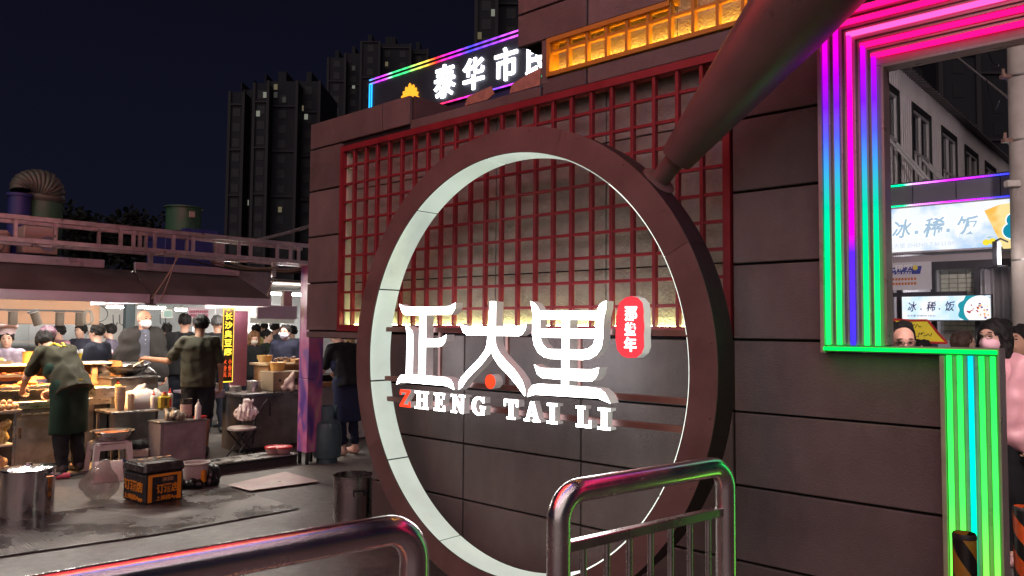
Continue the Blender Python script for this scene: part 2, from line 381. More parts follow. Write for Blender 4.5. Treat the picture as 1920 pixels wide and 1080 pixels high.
for a0, a1 in zip(ra_[:-1], ra_[1:]):
    V = []; F = []; n = 18
    for k in range(n+1):
        a = R(a0+.05+(a1-a0-.1)*k/n); c, s_ = math.cos(a), math.sin(a)
        for r_, y_ in ((RO_, -.40), (RO_, -.392), (RO_-.008, -.392), (RI_+.006, -.392), (RI_+.003, -.396), (RI_, -.40)): V.append((RC[0]+r_*c, y_, RC[1]+r_*s_))
    for k in range(n):
        for j in range(6): F.append((k*6+j, k*6+6+j, k*6+6+(j+1) % 6, k*6+(j+1) % 6))
    MB().add(V, F).obj('rim_sheet', rimp2, sign, .5)
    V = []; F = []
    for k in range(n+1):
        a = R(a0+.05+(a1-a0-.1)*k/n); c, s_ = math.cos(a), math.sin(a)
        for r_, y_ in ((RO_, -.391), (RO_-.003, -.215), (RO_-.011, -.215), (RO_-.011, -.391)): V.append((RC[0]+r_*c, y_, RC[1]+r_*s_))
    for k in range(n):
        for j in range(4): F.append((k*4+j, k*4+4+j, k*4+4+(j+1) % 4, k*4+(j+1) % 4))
    MB().add(V, F).obj('outer_band', mat('rim_band_paint', (.026, .012, .016), .5, var=.2, scale=3, dirt=.3), sign, .5)  # ring's outer side, its shade put into a much darker colour
for k in range(24):
    a = R(15*k+6); MB().ell((RC[0]+1.35*math.cos(a), -.401, RC[1]+1.35*math.sin(a)), (.006, .004, .006), 8, 6).obj('rivet', rimp2, sign)
# lit white liner in curved segments
lin = mat('liner_acrylic', (.38, .42, .38), .4, var=.08, scale=2.2, emit=(.84, 1.0, .86), es=.55, evar=.15)
lin2 = mat('liner_acrylic_bright', (.38, .42, .38), .4, var=.08, scale=2.2, emit=(.90, 1.0, .88), es=1.5, evar=.13)
ang = [8, 52, 96, 128, 158, 188, 214, 246, 285, 330, 368]
for a0, a1 in zip(ang[:-1], ang[1:]):
    V = []; F = []; n = 14
    for k in range(n+1):
        a = R(a0+.25+(a1-a0-.5)*k/n); c, s = math.cos(a), math.sin(a)
        for r_, y_ in ((RI_-.0015, -.393), (RI_-.0015, -.222), (RI_-.007, -.222), (RI_-.007, -.393)): V.append((RC[0]+r_*c, y_, RC[1]+r_*s))
    for k in range(n):
        for j in range(4): F.append((k*4+j, k*4+4+j, k*4+4+(j+1) % 4, k*4+(j+1) % 4))
    F.append((0, 1, 2, 3)); F.append((n*4+3, n*4+2, n*4+1, n*4))
    MB().add(V, F).obj('liner', lin2 if (a0 >= 285 or a0 < 20) else lin, sign, .5)
# handle: flange, neck, flared grip
ha = R(40.3)
hx, hz = math.cos(ha), math.sin(ha)
h0 = Vector((RC[0]+1.36*math.cos(R(44.5)), -.27, RC[1]+1.36*math.sin(R(44.5))))
hd = Vector((hx, -.13, hz)).normalized()
def along(ts, rs, name, m, n=40):
    return MB().tube([h0+hd*t for t in ts], rs, n).obj(name, m, sign, .5)
grip = along([.17, .175, .19, .4, .7, 1.0, 1.4, 1.8, 2.1], [.060, .085, .089, .115, .156, .194, .232, .25, .252], 'grip', hanp)
along([-.02, .2], [.05, .052], 'neck', hanp, 24)
along([-.035, -.03, .025, .035], [.085, .095, .095, .07], 'flange', hanp, 24)
# carrier bars across the ring
barm = mat('carrier_bar_paint', (.17, .075, .06), .5, var=.15, scale=5)
for v in (1.585, 1.243, 1.103):
    hw = math.sqrt((RI_-.005)**2-(v-RC[1])**2)
    MB().box(RC[0]-hw, RC[0]+hw, -.275, -.235, v-.016, v+.016, .002).obj('carrier_bar', barm, sign)
for u, v0, v1 in ((-3.75, 1.235, 1.59), (-3.15, 1.22, 1.59), (-2.6, 1.22, 1.59)): MB().box(u-.01, u+.01, -.235, -.215, v0, v1).obj('carrier_post', barm, sign)

ZS = 3.4286
def zuv(zx, zy, D=3.35): return uv(680+zx/ZS, 540+zy/ZS, D)
letter_glow = glow('sign_letter_glow', (1, .985, .95), 14)
red_glow = glow('sign_red_glow', (1, .035, .012), 2.6)
acr = mat('letter_side_acrylic', (.75, .74, .72), .35, emit=(1, .98, .95), es=.10)
def fat(poly, d):
    n = len(poly); ar = sum(poly[i][0]*poly[(i+1) % n][1]-poly[(i+1) % n][0]*poly[i][1] for i in range(n)); sg = 1 if ar > 0 else -1; out = []
    for i in range(n):
        a, b, c = Vector(poly[i-1]), Vector(poly[i]), Vector(poly[(i+1) % n]); e1 = (b-a); e2 = (c-b)
        if e1.length < 1e-6 or e2.length < 1e-6: out.append(poly[i]); continue
        n1 = Vector((e1.y, -e1.x)).normalized()*sg; n2 = Vector((e2.y, -e2.x)).normalized()*sg; m = n1+n2
        m = m/max(.35, m.length_squared/2) if m.length > 1e-4 else n1
        out.append((b.x+m.x*d, b.y+m.y*d))
    return out
def lit_char(name, polys, face, parent=sign, y0=-.35, y1=-.285, label=None, side=None, grow=0):
    mb = MB()
    for i, p in enumerate(polys): mb.prism(fat(p, grow) if grow else p, y0-i*.0009, y1+i*.0009)
    me = mb.mesh(name, face, .5); me.materials.append(side or acr); me.materials.append(glow('letter_back_glow', (.86, .91, 1), 5.0))
    for f in me.polygons: f.material_index = 0 if f.normal.y < -.9 else 2 if (f.normal.y > .9 and face is letter_glow) else 1
    o = link(name, me, parent)
    if label: o['label'] = label
    return o
CH = [[[(240,110),(262,122),(310,128),(520,126),(560,122),(592,104),(590,128),(575,155),(560,165),(275,168),(255,150)],
 [(372,160),(405,160),(400,575),(362,575)],
 [(282,250),(300,258),(318,280),(322,310),(318,575),(283,575),(290,300)],
 [(400,330),(470,332),(510,326),(535,310),(530,340),(515,362),(495,372),(398,372)],
 [(225,612),(232,585),(250,565),(285,560),(480,575),(540,580),(568,595),(582,625),(585,645),(560,632),(530,622),(270,600),(245,600)]],
 [[(630,235),(660,250),(700,255),(990,252),(1025,248),(1047,238),(1042,265),(1022,293),(1005,302),(672,298),(648,280)],
 [(822,92),(853,92),(850,330),(808,330)],
 [(808,325),(850,330),(838,375),(815,420),(770,480),(710,540),(665,590),(640,630),(622,645),(622,610),(640,575),(690,520),(750,460),(790,405),(803,365)],
 [(850,325),(853,360),(862,390),(885,430),(930,480),(985,540),(1025,600),(1040,650),(1040,682),(1022,660),(990,615),(940,555),(880,495),(845,440),(830,400),(826,350)]],
 [[(1085,95),(1105,105),(1125,130),(1135,165),(1133,310),(1150,360),(1180,395),(1215,402),(1215,446),(1170,440),(1130,410),(1105,360),(1095,300),(1097,160)],
 [(1562,92),(1560,130),(1545,190),(1540,320),(1530,380),(1500,425),(1460,448),(1410,455),(1410,403),(1450,398),(1485,370),(1502,320),(1505,190),(1512,150),(1525,115),(1540,100)],
 [(1130,152),(1510,152),(1508,198),(1132,195)], [(1130,268),(1505,270),(1503,318),(1132,310)], [(1210,400),(1415,403),(1415,455),(1210,448)],
 [(1290,155),(1330,155),(1322,650),(1285,645)],
 [(1112,500),(1135,515),(1165,522),(1440,530),(1480,530),(1515,520),(1510,550),(1495,578),(1475,592),(1440,594),(1160,572),(1130,550)],
 [(1070,690),(1078,655),(1100,630),(1140,622),(1470,645),(1530,655),(1560,680),(1578,715),(1590,735),(1560,720),(1520,702),(1110,678)]]]
for ch, lab in zip(CH, ('glowing white character 正', 'glowing white character 大', 'glowing white character 里')):
    lit_char('character', [[zuv(*q) for q in st] for st in ch], letter_glow, label=lab, grow=.0055)
du, dv = zuv(820, 602)
lit_char('dot', [[(du+.043*math.cos(2*math.pi*k/28), dv+.043*math.sin(2*math.pi*k/28)) for k in range(28)]], glow('sign_dot_glow', (1, .06, .02), 1.6), label='round glowing red dot under 大')
SEAL = [(1628,200),(1635,150),(1650,95),(1690,60),(1730,52),(1770,62),(1800,95),(1808,150),(1806,180),(1812,250),(1808,300),(1810,380),(1795,420),(1760,448),(1700,450),(1665,435),(1635,395),(1625,330)]
seal = lit_char('seal_plate', [[zuv(*q) for q in SEAL]], glow('seal_glow', (1, .055, .075), 1.15), label='red glowing seal shaped plate', side=acr)
for chs, zx, zy, hh in (('那', 1727, 165, 95), ('些', 1722, 263, 85), ('年', 1722, 362, 95)):
    u_, v_ = zuv(zx, zy); h_ = abs(zuv(zx, zy-hh/2)[1]-zuv(zx, zy+hh/2)[1])
    o = put_text(chs, u_, -.3535, v_, h_*.98, h_, glow('seal_text_glow', (1, .96, .95), 3.0), seal, ext=.002, bold=.028)
# latin row, slab serif capitals (unit outlines)
def GARC():
    o = []; n = 22
    for k in range(n+1):
        a = R(48+264*k/n); o.append((.52+.48*math.cos(a), .5+.5*math.sin(a)))
    for k in range(n, -1, -1):
        a = R(48+264*k/n); o.append((.54+.24*math.cos(a), .5+.37*math.sin(a)))
    return o
def bx4(x0, x1, y0, y1): return [(x0, y0), (x1, y0), (x1, y1), (x0, y1)]
GL = {'Z': [bx4(.06, .95, .86, 1), bx4(.04, 1, 0, .14), [(.05, .10), (.33, .10), (.95, .90), (.67, .90)], bx4(.06, .2, .70, .88), bx4(.85, 1, .12, .32)],
 'H': [bx4(.14, .36, 0, 1), bx4(.64, .86, 0, 1), bx4(.3, .7, .43, .57), bx4(0, .45, .9, 1), bx4(.55, 1, .9, 1), bx4(0, .45, 0, .1), bx4(.55, 1, 0, .1)],
 'E': [bx4(.12, .42, 0, 1), bx4(0, .95, .88, 1), bx4(0, 1, 0, .12), bx4(.4, .75, .44, .57), bx4(.82, .95, .7, .9), bx4(.87, 1, .1, .3), bx4(.66, .76, .36, .66)],
 'N': [bx4(.12, .3, 0, .95), bx4(.72, .88, 0, 1), [(.05, 1), (.34, 1), (.9, .0), (.7, .0)], bx4(0, .42, 0, .1), bx4(.58, 1, .9, 1), bx4(0, .3, .9, 1)],
 'G': [GARC(), bx4(.62, 1, .38, .5), bx4(.70, .92, .04, .42), bx4(.80, .90, .68, .98)],
 'T': [bx4(0, 1, .86, 1), bx4(.36, .64, 0, .9), bx4(.2, .8, 0, .1), bx4(0, .12, .66, .9), bx4(.88, 1, .66, .9)],
 'A': [[(.40, 1), (.60, 1), (.24, 0), (.08, 0)], [(.44, 1), (.62, 1), (.95, 0), (.68, 0)], bx4(.28, .74, .27, .38), bx4(0, .36, 0, .1), bx4(.55, 1.04, 0, .1)],
 'I': [bx4(.28, .72, 0, 1), bx4(0, 1, .88, 1), bx4(0, 1, 0, .12)],
 'L': [bx4(.14, .46, 0, 1), bx4(0, .62, .88, 1), bx4(0, 1, 0, .13), bx4(.86, 1, .1, .36)]}
for c, x0, x1, yb in (('Z', 232, 308, 768), ('H', 333, 425, 782), ('E', 455, 530, 795), ('N', 565, 660, 808), ('G', 693, 790, 826), ('T', 905, 1000, 848), ('A', 1035, 1140, 866), ('I', 1182, 1250, 880), ('L', 1368, 1470, 903), ('I', 1508, 1592, 922)):
    ua = zuv(x0, yb)[0]; ub = zuv(x1, yb)[0]
    vb_ = 1.072; hh = .112
    lit_char('letter', [[(ua+(ub-ua)*x*.96, vb_+hh*y) for x, y in pl] for pl in GL[c]], red_glow if c == 'Z' else letter_glow, y0=-.345, y1=-.295, grow=.0008, label='small glowing %s capital letter %s' % ('red' if c == 'Z' else 'white', c))

# ================================================================== LED gate surround
chan = mat('gate_channel_brown', (.40, .30, .28), .42, metal=.1, var=.15, scale=4, dirt=.2)
gate = thing('led_gate', 'stepped gateway surround lined with rainbow coloured LED strips', 'gate', WO, ROT_W)
MB().box(-1.303, -1.042, -.055, .015, 1.535, 2.80, .004).obj('upright', chan, gate)
MB().box(-1.303, 2.0, -.055, .06, 2.80, 3.108, .004).obj('head_beam', chan, gate)
MB().box(-.808, -.618, -.055, .06, .005, 1.505, .004).obj('leg', chan, gate)
MB().box(-1.303, -.618, -.055, .06, 1.505, 1.535, .003).obj('step_beam', chan, gate)
MB().box(1.66, 1.92, -.055, .06, .005, 2.80, .004).obj('upright', chan, gate)
us = [-1.286, -1.236, -1.176, -1.116, -1.070]; vs = [3.082, 3.030, 2.970, 2.905, 2.846]
m_v = glow_ramp('led_upright', 'Z', 1.53, 2.96, [(0, (.01, .9, .10)), (.25, (0, .8, .15)), (.45, (0, .36, .22)), (.60, (.03, .16, .45)), (.68, (.05, .06, .55)), (.78, (.12, .005, .6)), (.88, (.28, 0, .55)), (1, (.55, 0, .36))], 2.4)
m_c = glow_ramp('led_upright_middle', 'Z', 1.53, 2.96, [(0, (.03, .02, .6)), (.30, (.06, .01, .6)), (.36, (.5, 0, .4)), (.5, (.6, 0, .4)), (.8, (.7, 0, .33)), (1, (.8, .01, .3))], 2.6)
m_t = glow_ramp('led_head', 'X', -1.3, 2.0, [(0, (1, .004, .17)), (.3, (1, .003, .12)), (1, (1, 0, .10))], 2.4)
m_tc = glow('led_head_middle', (1, .06, .28), 2.8)
m_l = glow_ramp('led_leg', 'Z', 0, 1.5, [(0, (.40, 1, .05)), (.35, (.20, 1, .06)), (.6, (.05, .95, .08)), (1, (.01, .9, .08))], 2.3)
m_lc = glow_ramp('led_leg_middle', 'Z', 0, 1.5, [(0, (.04, .9, .12)), (.45, (0, .8, .35)), (.75, (0, .70, .40)), (1, (0, .40, .50))], 2.3)
fin = mat('gate_fin', (.48, .36, .34), .35, metal=.2, var=.1)
for k in range(5):
    mid = k == 2
    MB().box(us[k]-.007, us[k]+.007, -.086, -.058, 1.537, vs[k]-.007).obj('led_strip', m_c if mid else m_v, gate)
    MB().box(us[k]-.0085, 1.65, -.0855, -.058, vs[k]-.008, vs[k]+.008).obj('led_strip', m_tc if mid else m_t, gate)
    u = -.792+k*.0395
    MB().box(u-.0072, u+.0072, -.086, -.058, .01, 1.502).obj('led_strip', m_lc if mid else m_l, gate)
    MB().box(1.69+k*.05, 1.704+k*.05, -.078, -.058, 1.2, 2.79).obj('led_strip', m_t, gate)
    if k < 4:
        for o in (-.010, .010):
            uf = (us[k]+us[k+1])/2+o; vf = (vs[k]+vs[k+1])/2-o*.9
            MB().box(uf-.004, uf+.004, -.066, -.056, 1.54, vf).obj('fin', fin, gate)
            MB().box(uf+.004, 1.65, -.0655, -.056, vf-.004, vf+.004).obj('fin', fin, gate)
        MB().box(u+.0198-.005, u+.0198+.005, -.065, -.056, .008, 1.5).obj('fin', fin, gate)
MB().box(-1.304, -.617, -.090, -.056, 1.512, 1.527).obj('led_strip', glow('led_step', (0, .9, .08), 2.2), gate)
MB().box(-1.322, -1.304, -.075, .1, 1.5, 3.125).obj('edge_trim', fin, gate); MB().box(-.827, -.809, -.075, .1, .004, 1.5).obj('edge_trim', fin, gate); MB().box(-.617, -.610, -.075, .05, .004, 1.535).obj('edge_trim', fin, gate)
MB().box(-1.041, -1.03, -.075, .015, 1.54, 2.80).obj('edge_trim', fin, gate); MB().box(-1.03, 1.66, -.075, .015, 2.785, 2.797).obj('edge_trim', fin, gate)

for k in range(3): MB().box(-1.0, 1.6, .018, .03, 2.84+k*.09, 2.855+k*.09).obj('led_strip', glow('led_back', (1, .42, .50), 14), gate)  # added unseen strips on the gate's back, brighten the people beyond
for k in range(3): MB().box(1.70+k*.07, 1.715+k*.07, .062, .074, .3, 2.7).obj('led_strip', glow('led_back', (1, .42, .50), 14), gate)
fl2 = thing('flood_lamp', 'floodlight fixed to the back of the gateway head beam', 'lamp', WO+UV*(-.15)+NV*.12+Vector((0, 0, 3.0)), ROT_W)  # added lamp out of view, lights the people behind the gate
MB().box(-.14, .14, -.05, .05, -.09, .09, .008).obj('housing', chan, fl2); MB().box(-.12, .12, .051, .056, -.07, .07).obj('lens', glow('lane_flood', (1, .86, .84), 30), fl2); MB().box(-.02, .02, -.10, -.05, -.03, .03).obj('bracket', chan, fl2)
ld = bpy.data.lights.new('lane_beam', 'SPOT'); ld.energy = 600; ld.color = (1, .84, .82); ld.spot_size = R(140); ld.spot_blend = .7; ld.shadow_soft_size = .08
lo_ = bpy.data.objects.new('lane_beam', ld); COL.objects.link(lo_); lo_.parent = fl2; lo_.location = (0, .07, 0); lo_.rotation_euler = (R(68), 0, R(20))
# ================================================================== hazard bollards
bol = None
def bollard_mat(name, c1, es=0):
    m = bpy.data.materials.new(name); t = nt(m); N = t.nodes.new; L = t.links.new
    out = N('ShaderNodeOutputMaterial'); p = N('ShaderNodeBsdfPrincipled'); L(p.outputs[0], out.inputs[0])
    tc = N('ShaderNodeTexCoord'); sx = N('ShaderNodeSeparateXYZ'); L(tc.outputs['Object'], sx.inputs[0])
    at2 = N('ShaderNodeMath'); at2.operation = 'ARCTAN2'; L(sx.outputs['Y'], at2.inputs[0]); L(sx.outputs['X'], at2.inputs[1])
    mu = N('ShaderNodeMath'); mu.operation = 'MULTIPLY_ADD'; mu.inputs[1].default_value = 1/math.pi; L(at2.outputs[0], mu.inputs[0])
    zz = N('ShaderNodeMath'); zz.operation = 'MULTIPLY'; zz.inputs[1].default_value = 5.4; L(sx.outputs['Z'], zz.inputs[0]); L(zz.outputs[0], mu.inputs[2])
    fr_ = N('ShaderNodeMath'); fr_.operation = 'FRACT'; L(mu.outputs[0], fr_.inputs[0])
    gt = N('ShaderNodeMath'); gt.operation = 'GREATER_THAN'; gt.inputs[1].default_value = .48; L(fr_.outputs[0], gt.inputs[0])
    no = N('ShaderNodeTexNoise'); no.inputs['Scale'].default_value = 25; no.inputs['Detail'].default_value = 6; L(tc.outputs['Object'], no.inputs['Vector'])
    mx = N('ShaderNodeMix'); mx.data_type = 'RGBA'; L(gt.outputs[0], mx.inputs['Factor']); mx.inputs['A'].default_value = (.014, .013, .012, 1); mx.inputs['B'].default_value = (*c1, 1)
    ml = N('ShaderNodeMix'); ml.data_type = 'RGBA'; ml.blend_type = 'MULTIPLY'; ml.inputs['Factor'].default_value = .6; L(mx.outputs['Result'], ml.inputs['A']); L(no.outputs['Color'], ml.inputs['B'])
    L(ml.outputs['Result'], p.inputs['Base Color']); p.inputs['Roughness'].default_value = .38
    return m
def bollard(loc, h, r, m, label):
    b = thing('hazard_bollard', label, 'bollard', loc, rnd.uniform(0, 6), 'striped hazard bollards')
    MB().lathe([(r*1.35, .001), (r*1.35, .012), (r, .014), (r, h-.012), (r*.94, h), (r*.9, h), (r*.9, h-.05), (.0005, h-.05)], 28).obj('post', m, b)
    MB().lathe([(r*1.012, h-.018), (r*1.012, h-.006), (r*.93, h+.002)], 28).obj('cap_rim', mat('bollard_cap', (.03, .028, .027), .5), b)
bp1 = at(1808, 1000, 2.95)
bollard((bp1.x, bp1.y, 0), bp1.z, .041, bollard_mat('bollard_yellow', (.55, .30, .03)), 'black and yellow striped bollard before the green LED leg')
bp2 = at(1921, 950, 4.1)
bollard((bp2.x, bp2.y, 0), bp2.z, .055, bollard_mat('bollard_orange', (.72, .10, .02)), 'black and orange striped bollard beside the woman in pink')

# ================================================================== crowd barriers
chrome = mat('polished_steel', (.88, .84, .84), .22, metal=1, var=.10, scale=5, rvar=.08, stretch=(1, 1, 1))
satin = mat('satin_steel', (.60, .58, .58), .3, metal=1, var=.1, scale=6, rvar=.1)
def barrier(P, Q, label, nb, drop=.165, post_p=True):
    d = (Q-P); Lg = Vector((d.x, d.y, 0)).length; rz = math.atan2(d.y, d.x); zt = P.z
    b = thing('crowd_barrier', label, 'barrier', (P.x, P.y, 0), rz, 'steel crowd barriers')
    r = .037; cr = .085; pts = []
    pts.append((0, 0, .01)); pts.append((0, 0, zt-cr))
    for k in range(1, 8): a = math.pi/2*k/8; pts.append((cr-cr*math.cos(a), 0, zt-cr+cr*math.sin(a)))
    pts.append((cr, 0, zt)); 
    for k in range(1, 12): pts.append((cr+(Lg-2*cr)*k/12, 0, zt))
    pts.append((Lg-cr, 0, zt))
    for k in range(1, 8): a = math.pi/2*k/8; pts.append((Lg-cr+cr*math.sin(a), 0, zt-cr+cr*math.cos(a)))
    pts.append((Lg, 0, zt-cr)); pts.append((Lg, 0, .01))
    MB().tube(pts, r, 24).obj('frame_tube', chrome, b)
    MB().box(r*.8, Lg-r*.8, -.016, .016, zt-drop-.016, zt-drop+.016, .003).obj('cross_bar', satin, b)
    MB().box(r*.8, Lg-r*.8, -.016, .016, .12, .152, .003).obj('cross_bar', satin, b)
    for k in range(1, nb+1):
        x = Lg*k/(nb+1); MB().tube([(x, 0, .14), (x, 0, zt-drop-.01)], .0105, 12).obj('baluster', satin, b)
    for x in (0, Lg): MB().lathe([(.06, .002), (.06, .01), (.034, .014), (.034, .03)], 20, (x, 0, 0)).obj('foot_plate', satin, b)
    return b
barrier(gp(1048, 925, 1.1), gp(1360, 872, 1.1), 'short steel barrier with thin balusters before the magnifier ring', 7)
barrier(gp(-420, 1205, 1.1), gp(778, 985, 1.1), 'long polished steel barrier reflecting red, at the lower left', 16)

# ================================================================== shop behind the gate
SD = 10.0
shop = thing('dessert_shop', 'single storey shop with blue lightbox sign, seen through the gateway', 'shop', NV*SD, ROT_W)
dark = mat('shop_dark_metal', (.045, .045, .06), .45, var=.15)
greyp = mat('shop_grey_panel', (.12, .12, .15), .5, var=.12, scale=2)
pale = mat('shop_pale_trim', (.42, .38, .42), .6, var=.1)
def suv(px, py, y=0.0): return uv(px, py, SD+y)
MB().box(-3.0, 2.4, .02, .3, 3.10, 3.40).box(-3.0, 2.4, .3, 6, 3.25, 3.36).obj('fascia_core', dark, shop)
for a, b in ((-3.0, -2.53), (-2.53, -2.07), (-2.07, -1.63), (-1.63, -1.18), (-1.18, -.73), (-.73, .2), (.2, 1.3), (1.3, 2.4)): MB().box(a+.004, b-.004, -.012, .02, 3.125, 3.345, .003).obj('fascia_panel', greyp, shop)
for z in (3.112, 3.366): MB().box(-2.98, 2.4, -.03, -.008, z-.009, z+.009).obj('led_strip', glow_ramp('shop_led', 'X', -2.85, -1.45, [(0, (0, 1, .3)), (.16, (0, .8, .3)), (.24, (.9, .3, 1)), (.5, (.75, .02, 1)), (.75, (.35, .02, .9)), (.85, (.05, .05, .6)), (1, (.02, .03, 1))], 2.4, 220), shop)
# main lightbox
def cloud_glow(name, c1, c2, es, scale):
    m = bpy.data.materials.new(name); t = nt(m); N = t.nodes.new; L = t.links.new
    out = N('ShaderNodeOutputMaterial'); e = N('ShaderNodeEmission'); L(e.outputs[0], out.inputs[0])
    tc = N('ShaderNodeTexCoord'); n = N('ShaderNodeTexNoise'); n.inputs['Scale'].default_value = scale; n.inputs['Detail'].default_value = 5; L(tc.outputs['Object'], n.inputs['Vector'])
    r = N('ShaderNodeValToRGB'); r.color_ramp.elements[0].position = .36; r.color_ramp.elements[0].color = (*c1, 1); r.color_ramp.elements[1].position = .52; r.color_ramp.elements[1].color = (*c2, 1)
    L(n.outputs['Fac'], r.inputs['Fac']); L(r.outputs['Color'], e.inputs['Color']); e.inputs['Strength'].default_value = es
    return m
sgn = MB().box(-2.97, -.9, -.13, .015, 2.525, 3.088).obj('sign_case', pale, shop)
MB().box(-2.95, -.92, -.138, -.131, 2.548, 3.066).obj('sign_face', cloud_glow('sign_sky', (.36, .60, .98), (.93, .97, 1.0), 1.05, 2.6), sgn)
Y0 = -.14
def poly_on(pts, y, m, parent, name, th=.003): return MB().prism(pts, y-th, y).obj(name, m, parent)
def zs(zx, zy): return suv(1640+zx/6.857, 370+zy/6.857, Y0)
gw = glow('sign_white_print', (1, 1, 1), 1.25); gb = glow('sign_blue_print', (.42, .60, .78), .95)
for ch, zx, zy, hh in (('冰', 350, 405, 240), ('稀', 765, 382, 250), ('饭', 1195, 360, 250)):
    u_, v_ = zs(zx, zy); h_ = abs(zs(zx, zy-hh/2)[1]-zs(zx, zy+hh/2)[1])
    put_text(ch, u_, Y0-.001, v_, h_*1.12, h_*1.12, gw, sgn, 'character_outline', bold=.06, shear=.22, ext=.001)
    put_text(ch, u_, Y0-.004, v_, h_, h_, gb, sgn, 'character', bold=.02, shear=.22, ext=.001)
for zx, zy in ((538, 450), (945, 425)):
    u_, v_ = zs(zx, zy); poly_on([(u_-.018, v_-.018), (u_+.014, v_-.018), (u_+.018, v_+.018), (u_-.014, v_+.018)], Y0-.001, gb, sgn, 'dot')
u_, v_ = zs(775, 598); put_text('正大里 ZHENG TAI LI BING XI FAN', u_, Y0-.001, v_, 1.02, .058, glow('sign_soft_print', (.72, .80, .90), 1.0), sgn, ext=.001, bold=.012)
yel = cloud_glow('sign_yellow', (1, .55, .10), (1, .80, .35), 1.0, 4)
poly_on([zs(1410, 172), zs(1600, 95), zs(2100, 20), zs(2100, 640), zs(1655, 662)], Y0, yel, sgn, 'yellow_panel')
tl = glow('sign_teal', (.01, .28, .42), 1.0)
def blob(cx, cy, rx, ry, n=20): return [(cx+rx*math.cos(2*math.pi*k/n), cy+ry*math.sin(2*math.pi*k/n)) for k in range(n)]
for zx, zy, r_ in ((1800, 290, .075), (1770, 430, .085), (1900, 360, .12)):
    u_, v_ = zs(zx, zy); poly_on(blob(u_, v_, r_+.012, r_+.012), Y0-.004-.0007*(zx % 7), gw, sgn, 'logo_edge'); poly_on(blob(u_, v_, r_, r_), Y0-.0095-.0007*(zx % 7), tl, sgn, 'logo_blob')
for zx, zy in ((1435, 580), (1515, 565)):
    u_, v_ = zs(zx, zy); poly_on(blob(u_, v_, .036, .034), Y0-.004, glow('sign_lemon', (1, .80, .05), 1.0), sgn, 'lemon'); 
u_, v_ = zs(1475, 520); poly_on([(u_-.03, v_), (u_, v_+.012), (u_+.04, v_+.006), (u_, v_+.004)], Y0-.004, glow('sign_leaf', (.05, .35, .22), .8), sgn, 'leaf')
MB().box(-3.0, 2.4, -.03, .1, 2.42, 2.50).obj('lintel', pale, shop)
MB().box(-3.0, 2.4, -.02, .08, 2.33, 2.42).obj('door_track', dark, shop)
# room behind the glass
roomw = mat('shop_room_wall', (.62, .63, .66), .6, var=.06)
MB().box(-3.0, 2.4, 5.9, 6, 0, 3.24).box(-3.02, -3.0, .02, 6, 0, 3.24).box(2.38, 2.4, .02, 6, 0, 3.24).obj('room_wall', roomw, shop)
MB().box(-3.0, 2.4, .1, 5.9, 2.75, 2.8).obj('ceiling', roomw, shop)
for x in (-2.4, -1.2, 0): MB().box(x-.3, x+.3, 1.0, 1.6, 2.735, 2.748).obj('ceiling_lamp', glow('shop_lamp', (.95, .97, 1), 16.0), shop)
# tiled glass-brick panel
tu0, tv0 = suv(1752, 552); tu1, tv1 = suv(1829, 486)
tile_m = MB().box(.004, .086, 0, .02, .004, .052, .004).mesh('tile', mat('glazed_tile', (.66, .68, .58), .25, var=.08)); 
MB().box(tu0-.02, tu1+.35, .33, .36, 1.5, 2.34).obj('tile_backing', mat('tile_grout', (.35, .35, .32), .8), shop)
for i in range(9):
    for j in range(13): link('tile', tile_m, shop, (tu0+i*.09, .305, 1.62+j*.056))
for px in (1668, 1686, 1750, 1832):
    u_, _ = suv(px, 560); MB().box(u_-.025, u_+.025, -.01, .06, .0, 2.33).obj('mullion', dark, shop)
MB().box(-3.0, tu1-.1, -.008, .05, 2.02, 2.07).obj('transom', dark, shop)
glass = mat('shop_glass', (.85, .9, .95), .05, trans=1.0, var=.02, alpha=.25)
for a, b in ((1688, 1748), (1754, 1830)):
    ua, ub = suv(a, 600)[0]+.03, suv(b, 600)[0]-.03; MB().box(ua, ub, .02, .028, .9, 2.0).obj('pane', glass, shop)
# counter front
MB().box(-3.0, -1.72, -.02, .5, 0, 1.18).obj('counter_front', mat('counter_blue', (.30, .42, .52), .5, var=.2, scale=3), shop)
MB().box(-3.0, -1.70, -.05, .52, 1.18, 1.21).obj('counter_top', pale, shop)
# curtain of grey cloth, pleated
ca, cb = suv(1832, 560)[0], suv(1903, 560)[0]+.9
V = []; F = []; n = 150
for k in range(n+1):
    u_ = ca+(cb-ca)*k/n; y_ = .03*math.sin(k*.62)+.018*math.sin(k*.23+1)
    for z_ in (.25, 1.0, 1.8, 2.33): V.append((u_, .10+y_*(1.25-.2*z_), z_))
for k in range(n):
    for j in range(3): F.append((k*4+j, k*4+4+j, k*4+5+j, k*4+1+j))
cur = MB().add(V, F).obj('curtain', mat('grey_curtain', (.46, .46, .50), .8, var=.08, scale=3, bump=.15), shop, 1.2)
mdc = cur.modifiers.new('thick', 'SOLIDIFY'); mdc.thickness = .004
